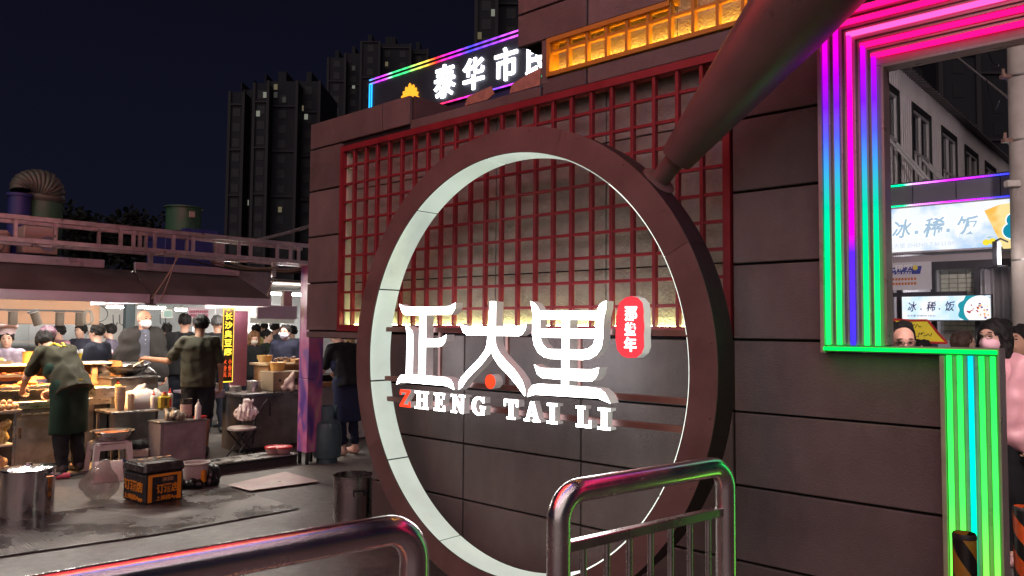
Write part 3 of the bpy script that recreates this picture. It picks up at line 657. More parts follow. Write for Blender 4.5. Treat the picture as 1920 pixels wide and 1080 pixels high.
# hanging poster
pu0, pv0 = suv(1650, 545, -.05); pu1, pv1 = suv(1747, 490, -.05)
post = tag(MB().box(pu0, pu1, -.075, -.065, pv0, pv1).obj('hanging_poster', mat('poster_paper', (.62, .62, .68), .5, var=.04)), 'white shop poster with blue title band, hung under the shop sign', 'poster')
post.location = NV*SD; post.rotation_euler.z = ROT_W
navy = mat('poster_navy', (.035, .055, .30), .5); 
poly_on([(pu0, pv0+.19), (pu1-.12, pv0+.185), (pu1-.10, pv1-.05), (pu0, pv1-.055)], -.0755, navy, post, 'title_band')
put_text('冰稀饭', (pu0+pu1)/2-.06, -.081, pv0+.262, .30, .085, mat('poster_white', (.8, .8, .85), .5), post, ext=.001, bold=.02)
put_text('BIN XI FAN', (pu0+pu1)/2-.06, -.081, pv0+.2, .27, .028, MATS['poster_white'], post, ext=.001, bold=.01)
for kx in range(10):
    for kz in (0, 1): MB().box(pu0+.08+kx*.034, pu0+.105+kx*.034, -.0785, -.0755, pv0+.115-kz*.055, pv0+.145-kz*.055).obj('caption_mark', mat('poster_orange', (.55, .17, .05), .5), post)
poly_on(blob(pu1-.17, pv0+.26, .028, .03), -.0775, mat('poster_yellow', (.7, .6, .1), .5), post, 'thumb_mark')
# small lightbox
lb = thing('menu_lightbox', 'small bright lightbox with dessert bowl picture above the counter', 'sign', NV*SD, ROT_W)
lu0, lv0 = suv(1692, 598, -.3); lu1, lv1 = suv(1857, 554, -.3)
lv0 = 1.735; lv1 = 2.005
MB().box(lu0-.012, lu1+.012, -.296, -.23, lv0-.012, lv1+.012).obj('case', dark, lb)
MB().box(lu0, lu1, -.304, -.297, lv0, lv1).obj('face', cloud_glow('lightbox_sky', (.55, .80, .98), (.94, .98, 1), 1.1, 3.5), lb)
pur = glow('lightbox_purple', (.045, .03, .12), 1)
for ch, f_ in (('冰', .12), ('稀', .345), ('饭', .56)): put_text(ch, lu0+(lu1-lu0)*f_, -.3055, lv0+.155, .098, .115, pur, lb, 'character', ext=.001, bold=.014, shear=.2)
for f_ in (.225, .44): poly_on(blob(lu0+(lu1-lu0)*f_, lv0+.125, .008, .008, 8), -.305, pur, lb, 'dot')
put_text('正大里 ZHENG TAI LI', lu0+.2, -.3055, lv0+.05, .29, .02, pur, lb, ext=.001, bold=.01)
bc = (lu0+(lu1-lu0)*.86, lv0+.11)
poly_on([(min(lu1, bc[0]+(.185+.012*math.cos(9*a))*math.cos(a)), min(lv1, max(lv0, bc[1]+(.185+.012*math.cos(9*a))*math.sin(a)))) for a in [2*math.pi*k/72 for k in range(72)]], -.305, glow('bowl_teal', (.02, .32, .40), 1), lb, 'bowl')
poly_on([(min(lu1, bc[0]+.03+.16*math.cos(a)), min(lv1, max(lv0, bc[1]+.16*math.sin(a)))) for a in [2*math.pi*k/40 for k in range(40)]], -.3085, glow('bowl_rice', (1, .98, .95), 1.1), lb, 'rice')
tops = [glow('top_red', (.45, .02, .06), 1), glow('top_orange', (1, .35, .05), 1), glow('top_yellow', (1, .7, .2), 1), glow('top_purple', (.16, .05, .3), 1)]
for k in range(34):
    a = rnd.uniform(0, 6.28); r_ = rnd.uniform(.02, .125); x = bc[0]+.03+r_*math.cos(a); z = bc[1]+r_*math.sin(a)*.75
    if lu0 < x < lu1-.02 and lv0+.012 < z < lv1-.014: poly_on(blob(x, z, rnd.uniform(.007, .014), rnd.uniform(.006, .012), 7), -.3116-.0001*k, tops[(0 if x < bc[0]+.01 else 1+k % 3)], lb, 'topping')
# lit menu at the right edge, pennant
mu, mv = suv(1916, 575, -.2)
mb_ = thing('orange_menu_board', 'warm lit menu board at the right edge of the shopfront', 'sign', NV*SD, ROT_W)
MB().box(mu-.05, mu+.5, -.2, -.15, mv-.2, mv+.2, .004).obj('case', dark, mb_); MB().box(mu-.04, mu+.49, -.207, -.201, mv-.19, mv+.19).obj('face', cloud_glow('menu_orange', (1, .55, .18), (1, .86, .62), 1.1, 6), mb_)
pb = at(1716, 618, 8.3)
pen = thing('yellow_pennant', 'yellow cloth pennant with red fringe hanging before the lightbox', 'banner', pb, ROT_W+.15)
pe = MB(); PV = []; 
pts = [(-.21, .11), (.12, .10), (.30, -.14), (-.10, -.12)]
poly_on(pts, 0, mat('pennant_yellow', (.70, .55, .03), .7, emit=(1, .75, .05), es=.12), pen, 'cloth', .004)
rp_ = mat('pennant_red', (.6, .03, .03), .7)
for a, b in zip(pts, pts[1:]+pts[:1]): MB().tube([(a[0], -.004, a[1]), ((a[0]+b[0])/2, -.012, (a[1]+b[1])/2-.006), (b[0], -.004, b[1])], .012, 6).obj('fringe', rp_, pen)
ink = mat('pennant_ink', (.03, .02, .01), .8)
for x, z, w_ in ((-.03, .035, .17), (.08, -.05, .14)):
    sq = MB()
    for k in range(6):
        a = x-w_/2+w_*k/6; sq.tube([(a, -.009, z+rnd.uniform(-.03, .03)), (a+.02, -.009, z+rnd.uniform(-.03, .03)), (a+.03, -.009, z+rnd.uniform(-.02, .02))], .004, 5)
    sq.obj('brush_mark', ink, pen)
# ================================================================== corrugated upper building
ub = thing('corrugated_building', 'long pale corrugated metal building with dark framed windows', 'building', UV*-3.0, ROT_S)
clad = mat('corrugated_cladding', (.60, .55, .58), .5, metal=.1, var=.12, scale=1.5, dirt=.2)
xs = []; n0, n1, pit = 9.6, 26.0, .105; x = n0
prof = []
while x < n1: prof += [(x, 0), (x+.055, 0), (x+.065, -.022), (x+.095, -.022)]; x += pit
def strip(z0, z1, a, b, name='cladding'):
    P = [(max(a, min(b, q[0])), q[1]) for q in prof if a-.1 < q[0] < b+.1]; mb = MB(); V = []; F = []
    for q in P: V += [(q[0], q[1], z0), (q[0], q[1], z1)]
    for i in range(len(P)-1):
        if P[i+1][0] > P[i][0]: F.append((2*i, 2*i+2, 2*i+3, 2*i+1))
    mb.add(V, F).obj(name, clad, ub, .4)
wins = [(10.12+1.66*k, 11.17+1.66*k) for k in range(9)]
strip(4.87, 5.2, n0, n1); strip(0, 3.2, n0, n1)
ed = [n0]+[e for w in wins for e in w]+[n1]
for k in range(0, len(ed), 2): strip(3.2, 4.87, ed[k], min(ed[k+1], n1))
MB().box(n0, n1, .06, 5, 0, 5.15).obj('body', mat('building_inner', (.03, .03, .035), .8), ub)
wf = mat('window_white_frame', (.55, .53, .55), .45, var=.08); wdk = mat('window_dark_trim', (.02, .02, .022), .6)
wg = mat('window_night_glass', (.02, .02, .028), .08, var=.3, scale=3, spec=.7)
for k, (a, b) in enumerate(wins):
    w = MB().box(a, a+.055, -.035, .055, 3.2, 4.87).box(b-.055, b, -.035, .055, 3.2, 4.87).box(a+.055, b-.055, -.035, .055, 4.80, 4.87).box(a+.055, b-.055, -.035, .055, 3.2, 3.25).obj('window', wdk, ub)
    f = MB(); c_ = (a+b)/2
    for x in (a+.06, c_-.02, b-.10): f.box(x, x+.04, -.012, .02, 3.26, 4.79)
    for z in (3.26, 3.42, 4.16, 4.75): f.box(a+.1, b-.1, -.010, .018, z, z+.04)
    for x in (a+.27, b-.31): f.box(x, x+.03, -.009, .017, 3.3, 4.16)
    f.obj('frame', wf, w); MB().box(a+.055, b-.055, .022, .03, 3.25, 4.8).obj('pane', wg, w)
    if k < 2:
        s_ = MB(); x0, x1 = c_+.05, b-.09
        for p_, q_ in (((x0, 0, 4.15), (x0, -.42, 3.55)), ((x1, 0, 4.15), (x1, -.42, 3.55)), ((x0, -.42, 3.55), (x1, -.42, 3.55)), ((x0, 0, 4.15), (x1, 0, 4.15))): s_.tube([p_, q_], .018, 6)
        sh = s_.obj('open_sash', wf, w)
strip_r = MB(); V = []; F = []
q = 0; x = n0
while x < n1:
    for dx, dz in ((0, 0), (.05, .03), (.1, 0)): V += [(x+dx, -.16, 5.17+dz), (x+dx, 2.5, 5.75+dz)]
    x += .15
for i in range(len(V)//2-1): F.append((2*i, 2*i+2, 2*i+3, 2*i+1))
strip_r.add(V, F).obj('roof_sheet', mat('roof_sheet', (.16, .14, .15), .5, var=.15), ub, .3)
# ================================================================== utility pole, lamp, cables
pp = gp(1926, 1000); pp = at(1930, 600, 7.0)
pole = thing('utility_pole', 'pale concrete utility pole at the right edge', 'pole', (pp.x, pp.y, 0))
con = mat('pole_concrete', (.34, .29, .27), .8, var=.18, scale=5, bump=.3, dirt=.25)
MB().lathe([(.135, 0), (.13, 2), (.115, 5.5), (.105, 8.0), (.0005, 8.0)], 28).obj('shaft', con, pole)
for z in (2.25, 3.35, 3.95): MB().lathe([(.124, z), (.131, z+.004), (.131, z+.02), (.124, z+.024)], 28).obj('clamp_band', mat('clamp_steel', (.2, .18, .18), .4, metal=.8), pole)
for z in (3.35, 3.95): MB().box(-.2, -.115, -.03, .03, z, z+.035).tube([(-.18, 0, z+.03), (-.18, 0, z+.09)], .014, 8).obj('insulator', mat('insulator_brown', (.2, .12, .1), .3), pole)
MB().box(-.24, -.12, -.12, -.05, 2.92, 2.98, .008).obj('junction_box', mat('junction_white', (.5, .45, .42), .5), pole)
fl = at(1873, 475, 6.8)
lamp = thing('flood_lamp', 'slim LED floodlight bar bracketed to the utility pole', 'lamp', fl, .3)
MB().box(-.022, .022, 0, .05, -.11, .11, .004).obj('housing', dark, lamp)
MB().box(-.016, .016, -.006, -.001, -.10, .10).obj('lens', glow('flood_lens', (1, .98, .93), 7.0), lamp)
ld = bpy.data.lights.new('flood_beam', 'SPOT'); ld.energy = 9; ld.color = (1, .93, .86); ld.spot_size = R(150); ld.spot_blend = .8; ld.shadow_soft_size = .05
lo_ = bpy.data.objects.new('flood_beam', ld); COL.objects.link(lo_); lo_.parent = lamp; lo_.location = (0, -.03, 0); lo_.rotation_euler = (R(75), 0, R(-25))
MB().tube([(0, .03, .115), (.08, .05, .14), (.20, .08, .12)], .008, 6).tube([(0, .03, -.115), (.19, .08, -.10)], .006, 6).obj('bracket', dark, lamp)
blk = mat('cable_black', (.02, .02, .022), .6)
def cable(label, pts, r, m=blk, sag=.0, name='cable', n=14):
    P = []
    for a, b in zip(pts[:-1], pts[1:]):
        for k in range(n): t = k/n; q = Vector(a).lerp(Vector(b), t); q.z -= sag*4*t*(1-t); P.append(q)
    P.append(Vector(pts[-1])); return tag(MB().tube(P, r, 6).obj(name, m), label, 'cable')
cable('thick pale cable slanting down to the utility pole', [at(1760, 60, 13), at(1790, 103, 12), (pp.x-.02, pp.y-.14, 3.55)], .012, mat('cable_pale', (.42, .38, .38), .5))
cable('thin black wire strung from the pole to the upper right', [at(1845, 60, 11), (pp.x-.22, pp.y, 4.08)], .008, sag=.15)
cable('thin black wire looping below the pole insulator', [at(1850, 150, 9), (pp.x-.22, pp.y, 3.75)], .006, sag=.2)

# ================================================================== civic hall sign
hall = thing('market_hall', 'dark building with neon edged signboard and white characters', 'building', NV*14, ROT_W)
hb_ = mat('hall_panel', (.085, .085, .115), .55, var=.12, scale=.6)
MB().box(-18.2, -7.0, .05, 9, 0, 8.80).obj('body', hb_, hall)
x = -18.2
while x < -7.1: MB().box(x+.01, min(x+.79, -7), -.01, .05, 6.3, 7.56).obj('cladding_panel', hb_, hall); x += .8
bd = MB().box(-18.2, -7.0, -.12, -.011, 7.60, 8.86).obj('signboard', mat('hall_board', (.07, .07, .10), .5, var=.1, scale=1), hall)
hw = glow('hall_letter_glow', (.94, .97, 1), 4.0)
for ch, px, py, hh in (('泰', 834, 152, 62), ('华', 888, 138, 60), ('市', 949, 120, 62), ('民', 1008, 107, 62)):
    u_, v_ = uv(px, py, 13.86); h_ = abs(uv(px, py-hh/2, 13.86)[1]-uv(px, py+hh/2, 13.86)[1])
    put_text(ch, u_, -.15, v_, h_*.9, h_, hw, bd, 'character', bold=.012, ext=.025)
hr = [(0, (.02, .35, 1)), (.06, (.45, .05, 1)), (.13, (.8, .05, 1)), (.19, (.05, .9, .25)), (.30, (.05, .9, .2)), (.40, (.9, .9, .1)), (.50, (1, .03, .02)), (.62, (.8, .02, .8)), (.72, (.05, .06, 1)), (.88, (.3, .05, 1)), (1, (.8, .1, 1))]
ht = glow_ramp('hall_led', 'X', -18.2, -12.4, hr, 2.2, 20)
for z in (8.80, 8.92): MB().box(-18.2, -7.0, -.15, -.121, z-.016, z+.016).obj('led_strip', ht, bd)
hbt = glow_ramp('hall_led_low', 'X', -15.2, -11.6, [(0, (1, .03, .02)), (.3, (.9, .03, .5)), (.55, (.05, .08, 1)), (.75, (.7, .05, 1)), (.9, (.8, .1, .9)), (1, (0, .9, .4))], 2.2, 20)
MB().box(-18.2, -7.0, -.15, -.121, 7.60, 7.63).obj('led_strip', hbt, bd)
for x in (-18.19, -18.09): MB().box(x-.014, x+.014, -.15, -.121, 7.65, 8.78).obj('led_strip', glow('hall_led_side', (.02, .4, 1), 2.2), bd)
lu, lv = uv(768, 190, 13.86); lot = glow('lotus_amber', (1, .42, .03), 1.5)
for k, a in enumerate((8, 30, 50, 70, 90, 110, 130, 150, 172)):
    a = R(a); L_ = .52-.13*abs(math.cos(a)); w_ = .07; c, s_ = math.cos(a), math.sin(a)
    pl = [(lu+c*t*L_-s_*o*w_, lv+s_*t*L_+c*o*w_) for t, o in ((.25, 0), (.5, .7), (.75, 1), (.92, .6), (1, 0), (.92, -.6), (.75, -1), (.5, -.7))]
    MB().prism(pl, -.15-.001*k, -.125).obj('lotus_petal', lot, bd)

# ================================================================== far towers
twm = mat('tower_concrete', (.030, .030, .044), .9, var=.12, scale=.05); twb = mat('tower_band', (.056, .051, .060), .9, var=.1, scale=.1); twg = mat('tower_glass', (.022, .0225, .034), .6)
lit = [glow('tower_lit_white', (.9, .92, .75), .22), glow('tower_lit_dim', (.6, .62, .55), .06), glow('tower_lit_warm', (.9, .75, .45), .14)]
def tower(label, vols, Y, litpx, fl=3.1):
    base = at((vols[0][0]+vols[-1][1])/2, 600, Y)
    t = thing('apartment_tower', label, 'tower', (base.x, Y, 0), 0, 'dark apartment towers against the night sky')
    wm = MB().box(-.75, .75, -.06, .05, -.85, .85).mesh('window', twg)
    lm = [MB().box(-.35, .35, -.12, .05, -.55, .55).mesh('window', m) for m in lit]
    for (x0, x1, yt, dy) in vols:
        a = at(x0, yt, Y+dy); b = at(x1, yt, Y+dy); X0, X1 = a.x-base.x, b.x-base.x
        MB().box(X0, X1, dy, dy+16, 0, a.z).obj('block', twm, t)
        n = int(a.z//fl); nc = max(1, int((X1-X0)//3.4))
        for k in range(1, n+1, 1):
            if k % 3 == 0: MB().box(X0-.1, X1+.1, dy-.35, dy, k*fl-.16, k*fl+.16).obj('floor_band', twb, t)
        for x in (X0, X1): MB().box(x-.28, x+.28, dy-.4, dy+.2, 0, a.z).obj('pier', twb, t)
        zmin = 14
        for k in range(n):
            z = k*fl+1.5
            if z < zmin or z > a.z-1: continue
            for c in range(nc): link('window', wm, t, (X0+(c+.5)*(X1-X0)/nc, dy, z))
        MB().box(X0+1, X0+(X1-X0)*.45, dy+3, dy+9, a.z, a.z+3).obj('roof_house', twm, t)
    for i, (px, py) in enumerate(litpx):
        p = at(px, py, Y-.5); dyy = [v[3] for v in vols if v[0] <= px <= v[1]]; p = at(px, py, Y+(dyy[0] if dyy else 0)-.12)
        link('window', lm[i % 3], t, (p.x-base.x, p.y-Y, p.z))
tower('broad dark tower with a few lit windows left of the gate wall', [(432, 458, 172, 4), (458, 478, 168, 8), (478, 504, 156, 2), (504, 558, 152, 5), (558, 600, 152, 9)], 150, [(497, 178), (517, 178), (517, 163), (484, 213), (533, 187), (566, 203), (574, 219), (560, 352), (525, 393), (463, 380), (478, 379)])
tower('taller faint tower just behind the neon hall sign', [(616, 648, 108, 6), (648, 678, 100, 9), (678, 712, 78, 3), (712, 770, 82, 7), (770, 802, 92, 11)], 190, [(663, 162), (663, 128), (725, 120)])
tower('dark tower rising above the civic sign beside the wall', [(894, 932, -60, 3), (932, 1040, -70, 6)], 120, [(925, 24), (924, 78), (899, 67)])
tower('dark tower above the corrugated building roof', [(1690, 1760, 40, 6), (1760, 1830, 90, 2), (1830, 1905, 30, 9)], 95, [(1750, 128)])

# ================================================================== trees beyond the stalls
leafm = mat('night_leaf', (.012, .016, .012), .7, var=.4, scale=2); barkm = mat('night_bark', (.02, .016, .013), .9)
def tree(label, px, pyt, Y, rad, n=1500):
    top = at(px, pyt, Y); t = thing('street_tree', label, 'tree', (top.x, top.y, 0), 0, 'dark trees behind the stalls'); H = top.z
    tr = MB().tube([(0, 0, 0), (.1, .05, H*.4), (0, 0, H*.8)], [.22, .16, .05], 8)
    cl = []
    for k in range(9):
        a = rnd.uniform(0, 6.28); rr = rnd.uniform(.2, .8)*rad; c = Vector((math.cos(a)*rr, math.sin(a)*rr, H-rad*.9-rnd.uniform(-.6, .9)*rad*.6)); cl.append((c, rnd.uniform(.35, .6)*rad))
        tr.tube([(0, 0, H*.45), tuple(c*.6+Vector((0, 0, H*.2))), tuple(c)], [.09, .06, .02], 6)
    tr.obj('trunk', barkm, t)
    mb = MB()
    for k in range(n):
        c, r_ = cl[k % 9]; d = Vector((rnd.gauss(0, 1), rnd.gauss(0, 1), rnd.gauss(0, 1))).normalized()*r_*rnd.uniform(.4, 1.05); p = c+d; p.z = min(p.z, H)
        x = Vector((rnd.gauss(0, 1), rnd.gauss(0, 1), rnd.gauss(0, 1))).normalized()*.14; y = x.orthogonal().normalized()*.07
        mb.add([p-x, p+y, p+x, p-y], [(0, 1, 2, 3)])
    mb.obj('crown', leafm, t, 0)
tree('dark bushy tree behind the spiral duct', 190, 372, 30, 1.5); tree('dark spreading tree left of the green vent', 262, 374, 31, 1.7)
# added coloured tubes above the view, for rail reflections and street light
ov = thing('overhead_led_line', 'red and violet LED tubes strung high over the lane', 'lamp', (0, 0, 0))
dvec = Vector((.76, .65, 0))
reds = [(1, .05, .05), (1, .03, .12), (1, .10, .04), (1, .04, .03), (1, .16, .03), (.9, .08, .35), (1, .05, .04)]
rows = [(reds[i], 5.0, -2.4+.3*i, 4.6) for i in range(7)]+[((1, .32, .06), 9, -.3, 4.6), ((1, .55, .12), 7, -.05, 4.62), ((.75, .12, .6), 6, .25, 4.65), ((.35, .2, 1), 6, .55, 4.7), ((.2, .6, .8), 5, .85, 4.75), ((.5, .3, .9), 4, 1.2, 4.8)]+[(c_, 4.5, 1.6+.45*i, 4.6) for i, c_ in enumerate(((1, .55, .45), (.85, .6, .9), (1, .78, .62), (1, .5, .55), (.8, .7, 1), (1, .8, .65)))]
for k, (c, es, off, z) in enumerate(rows):
    P0 = Vector((-.35, 3.0, z))+Vector((-.65, .76, 0))*(-off); a = P0-dvec*7; b = P0+dvec*.7
    MB().tube([a.lerp(b, t/20)-Vector((0, 0, .15*4*(t/20)*(1-t/20))) for t in range(21)], .034, 8).obj('led_tube', glow('overhead_led_%d' % k, c, es), ov)
for t_ in (-6.2, -3.2, -.2):                           # added unseen wires that carry the tubes
    q0 = Vector((-.35, 3.0, 4.68))+dvec*t_; sd_v = Vector((.65, -.76, 0))
    MB().tube([tuple(q0-sd_v*3.0), tuple(q0+sd_v*1.0-Vector((0, 0, .06))), tuple(q0+sd_v*4.6)], .006, 6).obj('carrier_wire', clamp_w if False else mat('clamp_steel', (.2, .18, .18), .4, metal=.8), ov)

# ================================================================== people: bodies grown from distance fields
def _cap(P, a, b, r1, r2):
    a = np.asarray(a, np.float32); b = np.asarray(b, np.float32); ba = b-a; L2 = max(1e-9, float(ba@ba))
    d = P-a; t = np.clip((d@ba)/L2, 0, 1); q = d-t[..., None]*ba
    return np.sqrt((q*q).sum(-1))-(r1+(r2-r1)*t)
def _ell(P, c, r, M=None):
    d = P-np.asarray(c, np.float32)
    if M is not None: d = d@M
    r = np.asarray(r, np.float32); k0 = np.sqrt(((d/r)**2).sum(-1)); k1 = np.sqrt(((d/(r*r))**2).sum(-1))+1e-6
    return k0*(k0-1)/k1
def nets(f, org, h):
    """Surface nets over a sampled field: vertices and quads."""
    sx, sy, sz = f.shape; neg = f < 0
    c = np.zeros((sx-1, sy-1, sz-1), np.int8)
    for i in (0, 1):
        for j in (0, 1):
            for k in (0, 1): c += neg[i:sx-1+i, j:sy-1+j, k:sz-1+k]
    act = np.argwhere((c > 0) & (c < 8))
    if not len(act): return np.zeros((0, 3)), []
    idx = -np.ones(c.shape, np.int64); idx[tuple(act.T)] = np.arange(len(act))
    acc = np.zeros((len(act), 3), np.float64); cnt = np.zeros(len(act))
    for ax in range(3):
        o = [q for q in range(3) if q != ax]
        for i in (0, 1):
            for j in (0, 1):
                p0 = act.copy(); p0[:, o[0]] += i; p0[:, o[1]] += j; p1 = p0.copy(); p1[:, ax] += 1
                a = f[tuple(p0.T)]; b = f[tuple(p1.T)]; m = (a < 0) != (b < 0); t = np.where(m, a/np.where(m, a-b, 1), 0)
                q = p0.astype(float); q[:, ax] += t; acc[m] += q[m]; cnt[m] += 1
    V = acc/np.maximum(cnt, 1)[:, None]*h+org
    F = []
    for ax in range(3):
        o1, o2 = (ax+1) % 3, (ax+2) % 3
        sl0 = [slice(None)]*3; sl1 = [slice(None)]*3; sl0[ax] = slice(0, -1); sl1[ax] = slice(1, None)
        for q in (o1, o2): sl0[q] = slice(1, -1); sl1[q] = slice(1, -1)
        a = neg[tuple(sl0)]; b = neg[tuple(sl1)]; e = np.argwhere(a != b)
        if not len(e): continue
        s_ = a[tuple(e.T)]; e[:, o1] += 1; e[:, o2] += 1
        def cell(d1, d2):
            k = e.copy(); k[:, o1] -= d1; k[:, o2] -= d2; return idx[tuple(k.T)]
        q = np.stack([cell(1, 1), cell(0, 1), cell(0, 0), cell(1, 0)], 1)
        q[~s_] = q[~s_][:, ::-1]; F.append(q)
    return V, np.concatenate(F)
def field(prims, h, k=.02, wr=0, wf=18, seed=0, cuts=(), pad=.03):
    """prims: ('c',a,b,r1,r2[,k]) or ('e',c,r,M[,k]); negative prims 'x'; cuts: (point, normal) remove the side the normal points to."""
    lo = np.full(3, 1e9); hi = -lo
    for p in prims:
        if p[0] == 'c':
            for q, r in ((p[1], p[3]), (p[2], p[4])): lo = np.minimum(lo, np.asarray(q)-r); hi = np.maximum(hi, np.asarray(q)+r)
        elif p[0] == 'e': m = max(p[2]); lo = np.minimum(lo, np.asarray(p[1])-m); hi = np.maximum(hi, np.asarray(p[1])+m)
    lo = lo-pad; hi = hi+pad; n = np.ceil((hi-lo)/h).astype(int)+2
    ax = [lo[i]+np.arange(n[i])*h for i in range(3)]
    f = np.full(n, 1.0, np.float32)
    for p in prims:
        if p[0] == 'c': b0 = np.minimum(np.asarray(p[1])-p[3], np.asarray(p[2])-p[4]); b1 = np.maximum(np.asarray(p[1])+p[3], np.asarray(p[2])+p[4]); kk = p[5] if len(p) > 5 else k
        else: m = max(p[2]); b0 = np.asarray(p[1])-m; b1 = np.asarray(p[1])+m; kk = p[4] if len(p) > 4 else k
        mg = kk+2.5*h
        i0 = np.maximum(0, np.floor((b0-mg-lo)/h).astype(int)); i1 = np.minimum(n, np.ceil((b1+mg-lo)/h).astype(int)+1)
        sl = tuple(slice(i0[i], i1[i]) for i in range(3))
        P = np.stack(np.meshgrid(*[ax[i][sl[i]] for i in range(3)], indexing='ij'), -1).astype(np.float32)
        d = _cap(P, *p[1:5]) if p[0] == 'c' else _ell(P, p[1], p[2], p[3] if len(p) > 3 else None)
        g = f[sl]; hh = np.clip(.5+.5*(g-d)/kk, 0, 1); f[sl] = g*(1-hh)+d*hh-kk*hh*(1-hh)
    P = None
    if wr or cuts: P = np.stack(np.meshgrid(*ax, indexing='ij'), -1).astype(np.float32)
    if wr:
        rg = np.random.RandomState(seed); w = 0
        for q in range(5):
            v = rg.normal(size=3); v[2] *= .45; v = v/np.linalg.norm(v)*wf*(1+.45*q); v2 = rg.normal(size=3)*wf*.5
            w = w+np.sin(P@v.astype(np.float32)+1.4*np.sin(P@v2.astype(np.float32)+q)+rg.uniform(0, 6))/(1+.5*q)
        f = f+wr*(w*.5-.55)
    for c, nrm in cuts:
        nrm = np.asarray(nrm, np.float32); nrm = nrm/np.linalg.norm(nrm); f = np.maximum(f, (P-np.asarray(c, np.float32))@nrm)
    return nets(f, lo, h)
def sdf_obj(name, prims, m, parent, h=.012, **k):
    V, F = field(prims, h, **k)
    me = bpy.data.meshes.new(name); nV, nF = len(V), len(F)
    if nF:
        me.vertices.add(nV); me.vertices.foreach_set('co', V.astype(np.float32).ravel()); me.loops.add(nF*4); me.loops.foreach_set('vertex_index', F.astype(np.int32).ravel())
        me.polygons.add(nF); me.polygons.foreach_set('loop_start', np.arange(0, nF*4, 4, dtype=np.int32)); me.polygons.foreach_set('loop_total', np.full(nF, 4, np.int32))
        me.update(calc_edges=True); me.polygons.foreach_set('use_smooth', np.ones(nF, bool))
    me.materials.append(m); return link(name, me, parent)
def rotx(a): c, s = math.cos(a), math.sin(a); return np.array([[1, 0, 0], [0, c, -s], [0, s, c]])
def roty(a): c, s = math.cos(a), math.sin(a); return np.array([[c, 0, s], [0, 1, 0], [-s, 0, c]])
def rotz_(a): c, s = math.cos(a), math.sin(a); return np.array([[c, -s, 0], [s, c, 0], [0, 0, 1]])
def cloth(name, c): return mat('cloth_'+name, c, .85, var=.14, scale=10, bump=.35, bscale=220, spec=.25)
def skin_mat(name='skin', c=(.50, .27, .19)): return mat(name, c, .5, var=.08, scale=14, bump=.08, bscale=160)
HAIRM = mat('black_hair', (.012, .010, .010), .72, spec=.2, var=.4, scale=60, bump=.5, bscale=120, stretch=(1, 1, .2))
def hand_prims(W, d, palm_n, grip=.5, size=1.0, side=1):
    """Palm, four fingers of unequal length with two bends, and a thumb from the palm side."""
    d = np.asarray(d, float); d /= np.linalg.norm(d); n = np.asarray(palm_n, float); n = n-d*(n@d); n /= np.linalg.norm(n); s = np.cross(d, n)*side; W = np.asarray(W, float); q = size
    P = [('c', W, W+d*.045*q+s*.012*q, .024*q, .026*q, .012), ('c', W+d*.02*q-s*.012*q, W+d*.075*q-s*.022*q, .016*q, .014*q, .010), ('c', W+d*.02*q+s*.012*q, W+d*.075*q+s*.022*q, .016*q, .014*q, .010)]
    for i, L in enumerate((.034, .040, .038, .030)):
        b = W+d*.078*q+s*(.027-.018*i)*q; a1 = grip*1.0; a2 = grip*2.2
        e1 = b+(d*math.cos(a1)+n*math.sin(a1))*L*1.15*q; e2 = e1+(d*math.cos(a2)+n*math.sin(a2))*L*.9*q; e3 = e2+(d*math.cos(a2*1.3)+n*math.sin(a2*1.3))*L*.6*q
        P += [('c', b, e1, .0092*q, .0085*q, .005), ('c', e1, e2, .0085*q, .0080*q, .004), ('c', e2, e3, .0080*q, .0068*q, .004)]
    t0 = W+d*.025*q+s*.028*q; t1 = t0+(d*.7+s*.55+n*.35*(grip+.4))*.042*q; t2 = t1+(d*.85+s*.05+n*.6*(grip+.2))*.034*q
    P += [('c', t0, t1, .014*q, .0105*q, .008), ('c', t1, t2, .0105*q, .008*q, .004)]
    return P
